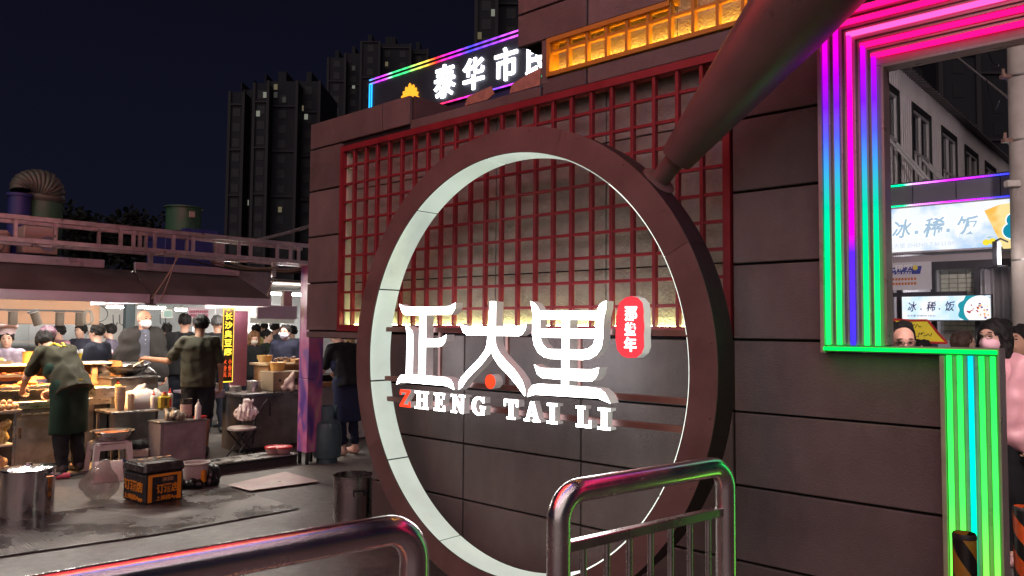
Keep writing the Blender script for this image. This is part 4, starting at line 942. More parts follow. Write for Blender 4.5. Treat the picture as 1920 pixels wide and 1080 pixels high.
def person(label, loc, face, H=1.68, lean=0, twist=0, head=(0, 0, 0), arms=None, legs=None, build=1.0, top=None, sleeve='short', bottom=None, leg_len='long', skin=None, hair=('short', HAIRM), mask=None, glasses=False, jacket=None, apron=None, h=.013, shoes=None, hat=None, hem=.86, detail=True, group=None, seed=1, extra=None):
    """face: heading of the body, radians, 0 looks along +y. Built standing at 1.70 m and scaled."""
    sc = H/1.70; root = thing('person', label, 'person', loc, face, group); root.scale = (sc,)*3
    skin = skin or skin_mat(); top = top or cloth('grey', (.2, .2, .2)); bottom = bottom or cloth('navy_trousers', (.02, .022, .035)); shoes = shoes or mat('dark_shoe', (.03, .03, .03), .5)
    piv = np.array([0, 0, .95]); RT = rotz_(twist)@rotx(-lean); w = build
    def T(x, y, z): return RT@(np.array([x, y, z])-piv)+piv
    # curved back when leaning
    nk = T(0, .01*1, 1.44); hc = T(0, .035+.10*lean, 1.585-.05*lean)
    RH = RT@rotz_(head[0])@rotx(-head[1])@roty(head[2])
    def Hd(x, y, z): return RH@np.array([x, y, z])+hc
    sh = {s: T(s*.175*w, -.005, 1.385) for s in (-1, 1)}
    da = {-1: (T(-.235, -.02, 1.11), T(-.245, .06, .87)), 1: (T(.235, -.02, 1.11), T(.245, .06, .87))}
    arms = arms or {}
    for s in (-1, 1):
        if s in arms: da[s] = (np.array(arms[s][0], float), np.array(arms[s][1], float))
    dl = {-1: [(-.088, 0, .90), (-.095, .02, .49), (-.098, -.02, .085), (-.11, .13, .03)], 1: [(.088, 0, .90), (.095, .02, .49), (.098, -.02, .085), (.11, .13, .03)]}
    for s in (legs or {}): dl[s] = legs[s]
    # ---- body (one continuous surface)
    B = [('c', T(-.085*w, 0, 1.31), T(.085*w, 0, 1.31), .105*w, .105*w, .05), ('c', T(-.05*w, .005, 1.12), T(.05*w, .005, 1.12), .10*w, .10*w, .06), ('c', T(-.07*w, 0, .95), T(.07*w, 0, .95), .105*w, .105*w, .06),
         ('c', T(0, -.01, 1.36), nk, .065, .052, .04), ('c', nk, Hd(0, -.012, -.06), .050, .050, .02)]
    for s in (-1, 1):
        el, wr_ = da[s]
        B += [('c', sh[s], el, .048*w, .038*w, .04), ('c', el, wr_, .038*w, .024*w, .015)]
        hp, kn, an, toe = [np.array(q, float) for q in dl[s]]
        B += [('c', hp, kn, .078*w, .052*w, .04), ('c', kn, an+np.array([0, 0, .04]), .052*w, .036*w, .02), ('c', an, toe, .036, .026, .02)]
    B += [('e', Hd(0, -.012, .022), (.074, .094, .090), RH, .02), ('e', Hd(0, .026, -.040), (.057, .066, .074), RH, .03), ('c', Hd(0, .088, .002), Hd(0, .104, -.030), .007, .012, .012), ('e', Hd(0, .055, -.098), (.026, .022, .020), RH, .02),
          ('e', Hd(0, .086, -.062), (.022, .012, .010), RH, .008), ('c', Hd(-.035, .080, .028), Hd(.035, .080, .028), .012, .012, .015)]
    for s in (-1, 1): B.append(('e', Hd(s*.076, -.004, -.012), (.010, .020, .030), RH, .006))
    body = sdf_obj('body', B, skin, root, h)
    if detail:                                       # hands at a finer step, joined into the same body mesh
        for s in (-1, 1):
            el, wr_ = da[s]; d = wr_-el; grip = .55; pn = np.array([-s*.8, .35, .1])
            if s in arms and len(arms[s]) > 2: grip = arms[s][2]
            if s in arms and len(arms[s]) > 3: pn = np.array(arms[s][3], float)
            V, F = field(hand_prims(wr_-d/np.linalg.norm(d)*.01, d, pn, grip, 1.0, s), .0048, k=.006)
            if len(F):
                bm = bmesh.new(); bm.from_mesh(body.data); b0 = [bm.verts.new(v) for v in V]
                for q in F:
                    try: bm.faces.new([b0[i] for i in q]).smooth = True
                    except ValueError: pass
                bm.to_mesh(body.data); bm.free()
    # ---- face details
    if detail and not hat == 'none':
        for s in (-1, 1):
            MB().ell((0, 0, 0), (.014, .007, .006), 10, 6).warp(lambda x, y, z: tuple(Hd(s*.031+x, .0845+y, .006+z))).obj('eye', mat('eye_dark', (.02, .014, .012), .2), body)
            MB().ell((0, 0, 0), (.019, .006, .004), 10, 6).warp(lambda x, y, z: tuple(Hd(s*.032+x, .089+y, .034+z+abs(x)*-.15))).obj('eyebrow', HAIRM, body)
        MB().ell((0, 0, 0), (.022, .008, .006), 10, 6).warp(lambda x, y, z: tuple(Hd(x, .094+y, -.062+z))).obj('lips', mat('lips', (.42, .13, .11), .4), body)
    # ---- clothes
    cuts = [(T(0, 0, hem), RT@np.array([0, 0, -1.0])), (T(0, .0, 1.455), RT@np.array([0, -.25, 1.0]))]
    Tp = [('c', T(-.082*w, 0, 1.325), T(.082*w, 0, 1.325), .108*w, .108*w, .05), ('c', T(-.03*w, 0, 1.28), T(-.03*w, 0, .80), .114*w, .128*w, .05), ('c', T(.03*w, 0, 1.28), T(.03*w, 0, .80), .114*w, .128*w, .05),
          ('c', T(-.088*w, 0, 1.30), T(-.082*w, 0, .80), .100*w, .118*w, .05), ('c', T(.088*w, 0, 1.30), T(.082*w, 0, .80), .100*w, .118*w, .05), ('c', T(0, -.01, 1.38), T(0, 0, 1.46), .080, .068, .04)]
    for s in (-1, 1):
        el, wr_ = da[s]; t_ = {'short': .72, 'none': .12, 'long': 1.0}[sleeve]
        e2 = sh[s]+(el-sh[s])*t_
        Tp += [('c', T(s*.09*w, 0, 1.365), sh[s], .080*w, .056*w, .03), ('c', sh[s], e2, .058*w, (.061 if sleeve == 'short' else .050)*w, .03)]
        if sleeve == 'long': Tp.append(('c', el, el+(wr_-el)*.93, .052*w, .040*w, .02))
    shirt = sdf_obj('jacket' if jacket is True else 'shirt', Tp, top, root, h, wr=.012, wf=26, seed=seed, cuts=cuts, k=.03)
    Bt = [('c', (-.055*w, 0, .90), (.055*w, 0, .90), .098*w, .098*w, .05), ('c', (-.05*w, 0, 1.0), (.05*w, 0, 1.0), .090*w, .090*w, .05)]
    for s in (-1, 1):
        hp, kn, an, toe = [np.array(q, float) for q in dl[s]]
        if leg_len == 'long': Bt += [('c', hp, kn, .094*w, .070*w, .04), ('c', kn, an+(kn-an)*.06, .070*w, .056*w, .03)]
        elif leg_len == 'ankle': Bt += [('c', hp, kn, .092*w, .064*w, .04), ('c', kn, an+(kn-an)*.22, .064*w, .050*w, .03)]
        else: Bt += [('c', hp, kn+(hp-kn)*.05, .096*w, .080*w, .04)]
    sdf_obj('trousers' if leg_len != 'short' else 'shorts', Bt, bottom, root, h, wr=.012, wf=24, seed=seed+5, cuts=[((0, 0, 1.0 if lean < .2 else .96), (0, 0, 1))])
    for s in (-1, 1):
        hp, kn, an, toe = [np.array(q, float) for q in dl[s]]
        sdf_obj('shoe', [('c', an+np.array([0, -.03, -.035]), toe+np.array([0, 0, .005]), .042, .036, .02), ('c', an+np.array([0, -.01, 0]), an+np.array([0, -.01, -.03]), .045, .042, .02)], shoes, root, h, cuts=[((0, 0, max(.0, min(an[2]-.085, 0)+.002)), (0, 0, -1))] if an[2] < .12 else ())
    # ---- hair
    st, hm = hair
    if st:
        hp_ = [('e', Hd(0, -.024, .036), (.086, .100, .094), RH, .02)]
        cz = [(Hd(0, .064, .044), RH@np.array([0, .9, -.55])), ]
        if st == 'short': cz.append((Hd(0, -.03, -.040), RH@np.array([0, .25, -1])))
        if st == 'crop': hp_ = [('e', Hd(0, -.020, .030), (.081, .098, .090), RH, .02)]; cz = [(Hd(0, .055, .050), RH@np.array([0, .8, -.6])), (Hd(0, -.03, -.02), RH@np.array([0, .2, -1]))]
        if st == 'receding': hp_ = [('e', Hd(0, -.022, .032), (.082, .099, .091), RH, .02)]; cz = [(Hd(0, .03, .075), RH@np.array([0, .85, -.2])), (Hd(0, -.03, -.02), RH@np.array([0, .2, -1]))]
        if st == 'bob': hp_ += [('c', Hd(s*.066, -.02, .02), Hd(s*.085, .005, -.15), .042, .035, .03) for s in (-1, 1)]+[('c', Hd(s*.03, -.07, .02), Hd(s*.045, -.07, -.16), .055, .05, .04) for s in (-1, 1)]; cz = []
        if st == 'long': hp_ += [('c', Hd(s*.066, -.025, .02), Hd(s*.082, -.02, -.26), .036, .028, .03) for s in (-1, 1)]+[('c', Hd(s*.03, -.07, .02), Hd(s*.04, -.085, -.34), .055, .045, .04) for s in (-1, 1)]; cz = []
        if st == 'bun': hp_ = [('e', Hd(0, -.022, .032), (.082, .098, .090), RH, .02), ('e', Hd(0, -.125, .02), (.045, .04, .045), RH, .02)]; cz = [(Hd(0, .062, .058), RH@np.array([0, .85, -.5]))]
        if st in ('bob', 'long'): hp_ = [p for p in hp_]; cz = [(Hd(0, .066, .03), RH@np.array([0, 1.0, -.32]))]
        sdf_obj('hair', hp_, hm, root, min(h, .008), wr=.012, wf=60, seed=seed+9, cuts=cz)
    if mask:
        mk = sdf_obj('face_mask', [('e', Hd(0, .030, -.048), (.066, .076, .066), RH, .02), ('c', Hd(0, .10, -.02), Hd(0, .098, -.05), .012, .016, .02)], mask, root, .009, cuts=[(Hd(0, .03, -.012), RH@np.array([0, -.1, 1])), (Hd(0, .015, 0), RH@np.array([0, -1, 0])), (Hd(0, 0, -.105), RH@np.array([0, 0, -1]))])
        for s in (-1, 1): MB().tube([Hd(s*.058, .045, -.025), Hd(s*.074, .01, -.002), Hd(s*.080, -.018, -.005), Hd(s*.076, .0, -.035), Hd(s*.058, .04, -.07)], .0022, 5).obj('ear_loop', mask, mk)
    if glasses:
        gl = MB()
        for s in (-1, 1):
            gl.tube([Hd(s*.033+.024*math.cos(2*math.pi*k/16), .100, .004+.018*math.sin(2*math.pi*k/16)) for k in range(16)], .0022, 5, closed=True); gl.tube([Hd(s*.057, .098, .008), Hd(s*.074, .05, .010), Hd(s*.079, -.01, .004)], .002, 5)
        gl.tube([Hd(-.009, .103, .008), Hd(.009, .103, .008)], .002, 5).obj('glasses', mat('glasses_frame', (.03, .03, .03), .3), root)
    if hat: sdf_obj('chef_hat', [('c', Hd(0, -.015, .06), Hd(0, -.02, .13), .088, .082, .02), ('e', Hd(0, -.02, .17), (.115, .12, .075), RH, .03)], hat, root, .012, wr=.008, wf=28, cuts=[(Hd(0, 0, .05), RH@np.array([0, .1, -1]))])
    if apron:
        am, strap = apron
        ap = sdf_obj('apron', [('c', T(-.09, .03, 1.16), T(.09, .03, 1.16), .115, .115, .05), ('c', (-.085, .02, .93), (.085, .02, .93), .112, .112, .06)]+[('c', (x_, .015, .95), (x_*1.1, .02, .45), .100, .098, .05) for x_ in (-.09, 0, .09)], am, root, h, wr=.012, wf=16, seed=seed+3, cuts=[((0, 0, .42), (0, 0, -1)), (T(0, 0, 1.26), RT@np.array([0, 0, 1.0])), ((0, -.115, 0), (0, -1, .0))])
        for s in (-1, 1): MB().tube([T(s*.07, .135, 1.24), T(s*.08, .12, 1.36), T(s*.075, .03, 1.455), T(s*.05, -.075, 1.44), T(s*.02, -.12, 1.36)], .012, 6).obj('strap', strap, ap)
    if extra: extra(root, T, Hd, da, shirt)
    return root
def heading(dx, dy): return math.atan2(-dx, dy)       # body angle that looks along (dx, dy)

# ================================================================== food stalls (stall frame: a along the row, b into the stall)
steel = mat('brushed_stainless', (.50, .47, .46), .32, metal=1, var=.14, scale=9, rvar=.14, stretch=(1, 1, 6), dirt=.3)
dirty_steel = mat('greasy_stainless', (.30, .27, .26), .42, metal=.85, var=.3, scale=5, dirt=.6, bump=.1)
fascia_m = mat('hood_fascia_foil', (.74, .66, .72), .36, metal=.35, var=.16, scale=3, bump=.06, bscale=20)
grease = mat('hood_dark_panel', (.13, .115, .105), .55, metal=.1, var=.4, scale=3, dirt=.4)
wood = mat('stall_wood', (.42, .22, .10), .6, var=.25, scale=5, bump=.2, bscale=40, stretch=(1, 6, 6))
blackp = mat('black_plastic', (.018, .018, .020), .4, var=.2); whitep = mat('white_plastic', (.66, .62, .60), .4, var=.06); redp = mat('red_plastic', (.55, .03, .03), .35)
def sth(name, label, cat, group=None): return thing(name, label, cat, SO, ROT_S, group)
def sa(px, py, b): p = sp(px, py, b); a, _ = sab(p); return a, p.z
# hoods
for a0, a1, lab in ((-4.2, -1.835, 'left dark sloping range hood with silver edges over the grill'), (-1.785, -.50, 'right dark sloping range hood with silver edges beside the corner post')):
    hd_ = sth('range_hood', lab, 'hood', 'range hoods along the stall front')
    MB().box(a0, a1, 0, .02, 1.815, 1.905, .003).box(a0, a0+.02, .02, 1.5, 1.815, 1.905).box(a1-.02, a1, .02, 1.5, 1.815, 1.905).obj('front_edge', fascia_m, hd_)
    V = [(a0, .012, 1.907), (a1, .012, 1.907), (a1-.12 if a1 > -1 else a1, .52, 2.17), (a0, .52, 2.17), (a0, .035, 1.898), (a1, .035, 1.898), (a1-.12 if a1 > -1 else a1, .54, 2.155), (a0, .54, 2.155)]
    MB().add(V, [(0, 1, 2, 3), (7, 6, 5, 4), (1, 0, 4, 5), (2, 1, 5, 6), (3, 2, 6, 7), (0, 3, 7, 4)]).obj('sloped_panel', grease, hd_)
    b1 = a1-.12 if a1 > -1 else a1
    if a1 < -1: MB().add([(a1-.03, .036, 1.893), (a1+.08, .036, 1.893), (a1+.08, .56, 2.150), (a1-.03, .56, 2.150), (a1-.03, .036, 1.80), (a1+.08, .036, 1.80), (a1+.08, .58, 2.10), (a1-.03, .58, 2.10)], [(0, 1, 2, 3), (7, 6, 5, 4), (0, 4, 5, 1), (1, 5, 6, 2), (2, 6, 7, 3), (3, 7, 4, 0)]).obj('gap_flashing', grease, hd_)  # added strip that stops lamp light showing between the hoods
    MB().box(a0, b1-(.25 if a1 < -1 else 0), .50, .545, 2.172, 2.255, .004).obj('top_edge', fascia_m, hd_)
    MB().box(a0, b1, .545, 1.9, 2.15, 2.17).obj('flue_plate', grease, hd_)
# truss
tr = sth('roof_truss', 'pinkish aluminium ladder truss running above the stall hoods', 'truss')
alu = mat('truss_aluminium', (.66, .55, .55), .38, metal=.7, var=.2, scale=12, dirt=.3)
for b in (.02, .36):
    for z in (2.345, 2.545): MB().box(-4.2, .12, b, b+.045, z-.022, z+.022, .003).obj('chord', alu, tr)
for px in (28, 103, 210, 226, 250, 262, 290, 300, 325, 362, 378, 432, 448, 470, 520, 545, 560):
    a, _ = sa(px, 440, .05); b = .02 if px % 3 else .36
    MB().box(a-.014, a+.014, b+.006, b+.038, 2.367, 2.523).obj('upright', alu, tr)
for a in (-3.6, -2.6, -1.6, -.6, .1): MB().box(a-.015, a+.015, .066, .36, 2.33, 2.36).obj('cross_tie', alu, tr)
for a in (-3.3, -1.75, -.35): MB().box(a-.02, a+.02, .2, .24, 2.17, 2.34).obj('stand_off', alu, tr)
# cables bundled on the truss
for k, (lab, c) in enumerate((('pale cable sagging along the truss by the post', (.45, .33, .26)), ('brown cable looped under the truss end', (.3, .19, .12)), ('dark cable lying along the truss', (.04, .035, .035)))):
    cable(lab, [S(-.9-.2*k, .2+.05*k, 2.30), S(-.4, .15+.06*k, 2.27-.02*k), S(.05, .2, 2.32-.03*k)], .010, mat('cable_%d' % k, c, .6), sag=.03)
cable('thin rope hanging from the truss between the hoods', [S(-1.55, .0, 2.33), S(-1.83, -.03, 1.86)], .007, mat('rope', (.35, .27, .2), .9), sag=.02)
cable('second slack rope hanging down the hood face', [S(-1.58, -.01, 2.33), S(-1.75, -.035, 1.84)], .006, mat('rope2', (.3, .24, .2), .9), sag=.03)
cable('knotted pale string hanging inside the post', [S(-.25, .3, 2.3), S(-.38, .3, 1.95)], .006, mat('rope3', (.5, .4, .3), .9), sag=.01)
cable('black string slanting across the sky above the truss', [S(-1.9, .9, 2.53), S(.3, 2.5, 2.75)], .008)
# corner post with printed wrap
def wrap_print():
    m = bpy.data.materials.new('post_wrap_print'); t = nt(m); N = t.nodes.new; L = t.links.new
    out = N('ShaderNodeOutputMaterial'); p = N('ShaderNodeBsdfPrincipled'); L(p.outputs[0], out.inputs[0])
    tc = N('ShaderNodeTexCoord'); mp = N('ShaderNodeMapping'); mp.inputs['Scale'].default_value = (3.4, 3.4, 1.1); mp.inputs['Rotation'].default_value = (.3, .4, 0); L(tc.outputs['Object'], mp.inputs[0])
    n = N('ShaderNodeTexNoise'); n.inputs['Scale'].default_value = 1.5; n.inputs['Distortion'].default_value = 1.6; n.inputs['Detail'].default_value = 1.5; L(mp.outputs[0], n.inputs['Vector'])
    r = N('ShaderNodeValToRGB'); e = r.color_ramp.elements; cs = [(.30, (.10, .045, .26)), (.42, (.22, .10, .32)), (.47, (.42, .10, .25)), (.54, (.46, .15, .32)), (.62, (.50, .22, .36)), (.70, (.55, .33, .26)), (.78, (.17, .16, .36))]
    while len(e) < len(cs): e.new(.5)
    for q, (pos, c) in zip(e, cs): q.position = pos; q.color = (*c, 1)
    L(n.outputs['Fac'], r.inputs['Fac']); L(r.outputs['Color'], p.inputs['Base Color']); p.inputs['Roughness'].default_value = .32
    return m
wrap = wrap_print()
po = sth('corner_post', 'square stall corner post wrapped in purple and pink swirl print', 'post')
MB().box(0, .2, 0, .2, .14, .985, .004).obj('lower_wrap', wrap, po); MB().box(0, .2, 0, .2, .99, 2.32, .004).obj('upper_wrap', wrap, po)
for x, y in ((.01, .01), (.16, .01), (.01, .16), (.16, .16)): MB().box(x, x+.03, y, y+.03, 0, .14).obj('foot', blackp, po)
# far small post to the right of it
# exhaust gear on the roofs
blue = mat('housing_blue', (.035, .045, .22), .45, var=.2, scale=4, dirt=.3); grn = mat('vent_green', (.05, .16, .09), .45, var=.2, dirt=.3); cream = mat('fan_cream', (.52, .42, .36), .5, var=.1, dirt=.2)
sd_ = sth('spiral_duct', 'arched silver flexible duct rising from a blue pipe on the roof', 'duct')
pts = []; rs = []
c0 = Vector((-2.60, 1.0, 2.93)); n = 150
for k in range(n+1):
    t = k/n; a = math.pi*(1-t*1.06); q = c0+Vector((.12*math.cos(a), .06*t, .085*math.sin(a) if t < .94 else .085*math.sin(a)-.06*(t-.94)/.06))
    pts.append(q); rs.append((.088+.092*min(1, t*1.5))*(1+.03*math.sin(2*math.pi*k/11)))
MB().tube(pts, rs, 28, cap=False).obj('duct_sleeve', mat('duct_foil', (.12, .14, .115), .45, metal=.25, var=.15, dirt=.3), sd_, .9)
MB().tube([(-2.72, 1.0, 2.2), (-2.72, 1.0, 2.88)], .10, 24).obj('riser_pipe', blue, sd_)
MB().tube([(-2.72, 1.0, 2.87), (-2.72, 1.0, 2.895)], .118, 24).obj('collar', blue, sd_)
MB().tube([(-2.48, 1.06, 2.3), (-2.48, 1.06, 2.86)], .165, 24).obj('intake_pipe', grn, sd_)
fb = sth('exhaust_fan_box', 'cream exhaust fan box with round logo label under the spiral duct', 'fan', 'roof fan boxes')
a0, z0 = sa(43, 474, .7); a1, z1 = sa(110, 428, .7)
MB().box(a0, a1, .7, 1.15, z0, z1, .01).obj('case', cream, fb); MB().box(a0-.25, a1, .75, 1.2, z0-.16, z0-.002).obj('base', blue, fb)
MB().tube([((a0+a1)/2+.06, .705, (z0+z1)/2-.03), ((a0+a1)/2+.06, .694, (z0+z1)/2-.03)], .075, 24).obj('logo_disc', mat('logo_grey_blue', (.28, .32, .45), .5), fb); MB().tube([((a0+a1)/2+.06, .696, (z0+z1)/2-.03), ((a0+a1)/2+.06, .690, (z0+z1)/2-.03)], .042, 20).obj('logo_centre', cream, fb)
fb2 = sth('exhaust_fan_box', 'second cream fan box cut by the left edge of the picture', 'fan', 'roof fan boxes')
a1, z1 = sa(22, 432, .7); MB().box(a1-.5, a1, .7, 1.1, z1-.24, z1, .03).obj('case', cream, fb2); MB().tube([(a1-.14+.08*math.cos(t/14*6.28), .69, z1-.14+.08*math.sin(t/14*6.28)) for t in range(14)], .008, 6, closed=True).obj('fan_guard', dirty_steel, fb2)
vt = sth('roof_vent', 'green drum vent standing on a dark blue fan housing', 'vent')
MB().box(-1.22, -.64, 1.1, 1.6, 2.27, 2.70, .01).obj('housing', blue, vt); MB().box(-1.0, -.6, 1.08, 1.62, 2.70, 2.74).obj('flange_plate', blue, vt)
MB().lathe([(.20, 2.72), (.20, 3.0), (.225, 3.005), (.225, 3.02), (.195, 3.02), (.19, 2.75), (.001, 2.75)], 32, (-.9, 1.35, 0)).obj('drum', grn, vt)
MB().box(-.93, -.87, 1.12, 1.148, 2.88, 2.95).obj('label_plate', cream, vt)
MB().box(-.56, -.44, 1.2, 1.5, 2.25, 2.66, .006).obj('side_box', mat('side_box_pink', (.42, .33, .36), .5), vt)
rf = sth('stall_roof', 'flat dark sheet roof over the food stalls', 'roof')
for k in range(9): MB().box(-4.4+k*.7, -3.705+k*.7, 1.55, 6.9, 2.20+.003*(k % 2), 2.23+.003*(k % 2)).obj('roof_sheet', mat('roof_underside', (.10, .085, .08), .7, var=.3, dirt=.3), rf)
gar = sth('canopy_edge', 'pale scalloped canopy edge crossing the sky behind the truss', 'canopy')
ga = [sp(470, 452, 5.0), sp(530, 438, 5.0), sp(590, 420, 5.0)]
gl_ = [(sab(p)[0], 5.0, p.z) for p in ga]
sc_ = MB()
for k in range(26):
    t = k/26; x = gl_[0][0]+(gl_[2][0]-gl_[0][0])*t; z = gl_[0][2]+(gl_[2][2]-gl_[0][2])*t
    sc_.add([(x, 5, z), (x+.055, 5, z+.012), (x+.055, 5, z-.02), (x+.03, 5, z-.05), (x, 5, z-.03)], [(0, 4, 3, 2, 1)])
sc_.obj('scallops', mat('canopy_white', (.5, .42, .44), .7), gar); MB().tube(gl_, .02, 6).obj('edge_tube', alu, gar)

# ---- grill station at the left
gc = sth('grill_counter', 'stainless grill counter with wooden shelves where the bending cook works', 'counter')
MB().box(-3.6, -1.42, 1.95, 2.0, .66, .74, .004).box(-3.6, -1.42, 2.0, 2.75, .70, .735).obj('worktop', steel, gc)
MB().box(-2.40, -1.98, 1.98, 2.0, .03, .655, .004).obj('door', dirty_steel, gc); MB().box(-1.975, -1.6, 1.985, 2.0, .03, .655, .004).obj('door', dirty_steel, gc)
MB().box(-3.6, -1.45, 2.0, 2.7, .01, .66).obj('carcass', mat('carcass_dark', (.05, .045, .05), .6), gc)
MB().tube([(-2.36, 1.95, .60), (-2.0, 1.95, .605)], .012, 8).obj('rail_handle', steel, gc)
MB().box(-2.37, -2.35, 1.96, 1.98, .40, .46).tube([(-2.36, 1.955, .40), (-2.355, 1.95, .34)], .008, 6).obj('latch', mat('latch_brown', (.1, .05, .03), .5), gc)
MB().box(-3.6, -1.45, 2.12, 2.35, .74, .86, .004).obj('griddle', mat('griddle_black', (.02, .018, .017), .35, metal=.6), gc)
MB().box(-3.6, -1.42, 2.38, 2.46, .86, .90, .003).obj('lower_shelf', wood, gc); MB().box(-3.6, -1.28, 2.44, 2.52, .95, .985, .003).obj('middle_shelf', wood, gc)
MB().box(-3.6, -1.28, 2.55, 2.57, .95, 1.11).obj('back_board', wood, gc); MB().box(-3.6, -1.25, 2.36, 2.72, 1.115, 1.14, .003).obj('upper_shelf', mat('shelf_white', (.72, .62, .48), .5), gc)
for px in (60, 128, 175): a, _ = sa(px, 700, 2.45); MB().box(a-.03, a+.03, 2.40, 2.44, .90, 1.112).obj('shelf_post', wood, gc)
MB().prism([(-1.27, .74), (-1.21, .74), (-1.21, 1.02), (-1.27, 1.16)], 2.1, 2.5).obj('end_board', wood, gc)
def tray(label, a0, a1, b0, b1, z, food, fc):
    t = thing('food_tray', label, 'tray', S((a0+a1)/2, (b0+b1)/2, z), ROT_S); w, d = (a1-a0)/2, (b1-b0)/2
    V = [(-w*.9, -d*.9, 0), (w*.9, -d*.9, 0), (w*.9, d*.9, 0), (-w*.9, d*.9, 0), (-w, -d, .035), (w, -d, .035), (w, d, .035), (-w, d, .035)]
    o = MB().add(V, [(3, 2, 1, 0), (0, 1, 5, 4), (1, 2, 6, 5), (2, 3, 7, 6), (3, 0, 4, 7)]).obj('tray', steel, t, .3); o.modifiers.new('thick', 'SOLIDIFY').thickness = .003
    r_ = random.Random(int(a0*100)); fm = MB()
    for k in range(46): fm.ell((r_.uniform(-w, w)*.82, r_.uniform(-d, d)*.8, .022+r_.uniform(0, .03)), (r_.uniform(.014, .032), r_.uniform(.012, .022), r_.uniform(.008, .018)), 7, 5)
    f_ = fm.obj(food, fc, t); f_['kind'] = 'stuff'
chili = mat('food_chili', (.55, .13, .03), .45, var=.45, scale=30, bump=.4); fried = mat('food_fried', (.62, .30, .06), .5, var=.35, scale=30, bump=.4); noodle = mat('food_noodle', (.72, .50, .20), .5, var=.25, scale=40, bump=.4); greens = mat('food_greens', (.16, .26, .05), .5, var=.5, scale=30)
tray('steel tray of red chilli food at the far left of the shelf', -2.80, -2.14, 2.40, 2.53, .987, 'food_pieces', chili)
tray('steel tray of fried food beside the shelf post', -2.02, -1.66, 2.40, 2.53, .987, 'food_pieces', fried)
tray('long tray of grilled skewers on the griddle', -2.9, -1.75, 2.14, 2.33, .862, 'food_pieces', chili)
for k, (a, lab) in enumerate(((-2.24, 'golden sausage roll lying on the grilled food'),)):
    tag(MB().tube([(-.10, 0, 0), (-.08, 0, .005), (0, .01, .012), (.08, 0, .005), (.10, 0, 0)], [.008, .024, .028, .024, .008], 12).obj('sausage_roll', fried), lab, 'sausage').matrix_world = Matrix.Translation(S(a, 2.2, .925)) @ Matrix.Rotation(ROT_S, 4, 'Z')
tray('shallow basket of noodles on the white upper shelf', -2.85, -2.33, 2.40, 2.70, 1.142, 'food_pieces', noodle)
bt_ = thing('bamboo_cup', 'tall orange glowing cup on the white upper shelf', 'cup', S(-2.14, 2.55, 1.142), ROT_S); MB().lathe([(.001, 0), (.06, 0), (.066, .135), (.062, .135), (.057, .004), (.001, .004)], 24).obj('cup', mat('cup_orange', (.70, .36, .08), .45), bt_)
mc = thing('paper_menu_card', 'folded cream price card standing on the upper shelf', 'card', S(-1.93, 2.55, 1.142), ROT_S); MB().add([(-.11, -.05, 0), (.11, -.05, 0), (.10, 0, .15), (-.10, 0, .15), (.11, .06, 0), (-.11, .06, 0)], [(0, 1, 2, 3), (3, 2, 4, 5)]).obj('card', mat('card_cream', (.72, .62, .50), .7), mc).modifiers.new('thick', 'SOLIDIFY').thickness = .003
MB().tube([(0, -.022, .105), (0, -.034, .105)], .012, 12).obj('stamp_mark', mat('card_mark', (.35, .25, .12), .7), mc)
# heat lamps on a track
trk = sth('lamp_track', 'black ceiling track that carries the heat lamps', 'track')
MB().box(-3.4, -1.75, 2.02, 2.06, 1.745, 1.765).obj('rail', blackp, trk)
for i, (px, lab) in enumerate(((24, 'leftmost black cylinder heat lamp above the grill'), (68, 'tilted black heat lamp, second from the left'), (112, 'black heat lamp directly right of the tilted one'), (149, 'rightmost black heat lamp beside the coiled cable'))):
    p = sp(px, 600, 2.04); a, _ = sab(p)
    hl = thing('heat_lamp', lab, 'lamp', S(a, 2.04, 1.66), ROT_S, 'black heat lamps over the grill'); 
    if i == 1: hl.rotation_euler = (0, R(-18), ROT_S)
    MB().lathe([(.001, .075), (.042, .075), (.046, .07), (.046, -.075), (.042, -.075), (.040, -.03), (.001, -.03)], 24).obj('shade', mat('lamp_bronze_black', (.06, .045, .035), .4, metal=.3), hl)
    MB().lathe([(.001, -.034), (.036, -.034), (.030, -.05), (.001, -.055)], 20).obj('bulb', glow('heat_bulb', (1, .55, .18), 22), hl)
    MB().box(-.06, .05, -.018, .018, .080, .10).obj('track_clip', blackp, hl)
    ld = bpy.data.lights.new('heat_beam', 'SPOT'); ld.energy = 150; ld.color = (1, .50, .16); ld.spot_size = R(128); ld.spot_blend = .9; ld.shadow_soft_size = .03
    lo_ = bpy.data.objects.new('heat_beam', ld); COL.objects.link(lo_); lo_.parent = hl; lo_.location = (0, 0, -.08)
# orange lined board behind the lamps
ob = sth('kraft_board', 'brown kraft sign board hung behind the heat lamps', 'board'); a0, _ = sa(-30, 590, 2.42); a1, z1 = sa(206, 573, 2.42); MB().box(a0, a1, 2.74, 2.76, 1.60, 1.90, .003).obj('board', mat('kraft', (.30, .165, .10), .7, var=.1), ob)
a_, z_ = sa(178, 590, 2.74); MB().tube([(a_+.15*math.cos(R(t)), 2.733, 1.74+.11*math.sin(R(t))) for t in range(-70, 100, 12)], .007, 6).obj('printed_arc', blackp, ob)
a0, z0 = sa(165, 595, 2.0); coil = []
for k in range(60): t = k/60*6.28*4; coil.append(S(a0+.045*math.cos(t)+.015*math.sin(k), 2.0+.01*math.sin(t*2), z0+.085*math.sin(t)))
tag(MB().tube(coil, .008, 6).obj('coiled_cable', mat('cable_olive', (.09, .075, .06), .5)), 'coil of dark cable hanging right of the heat lamps', 'cable')
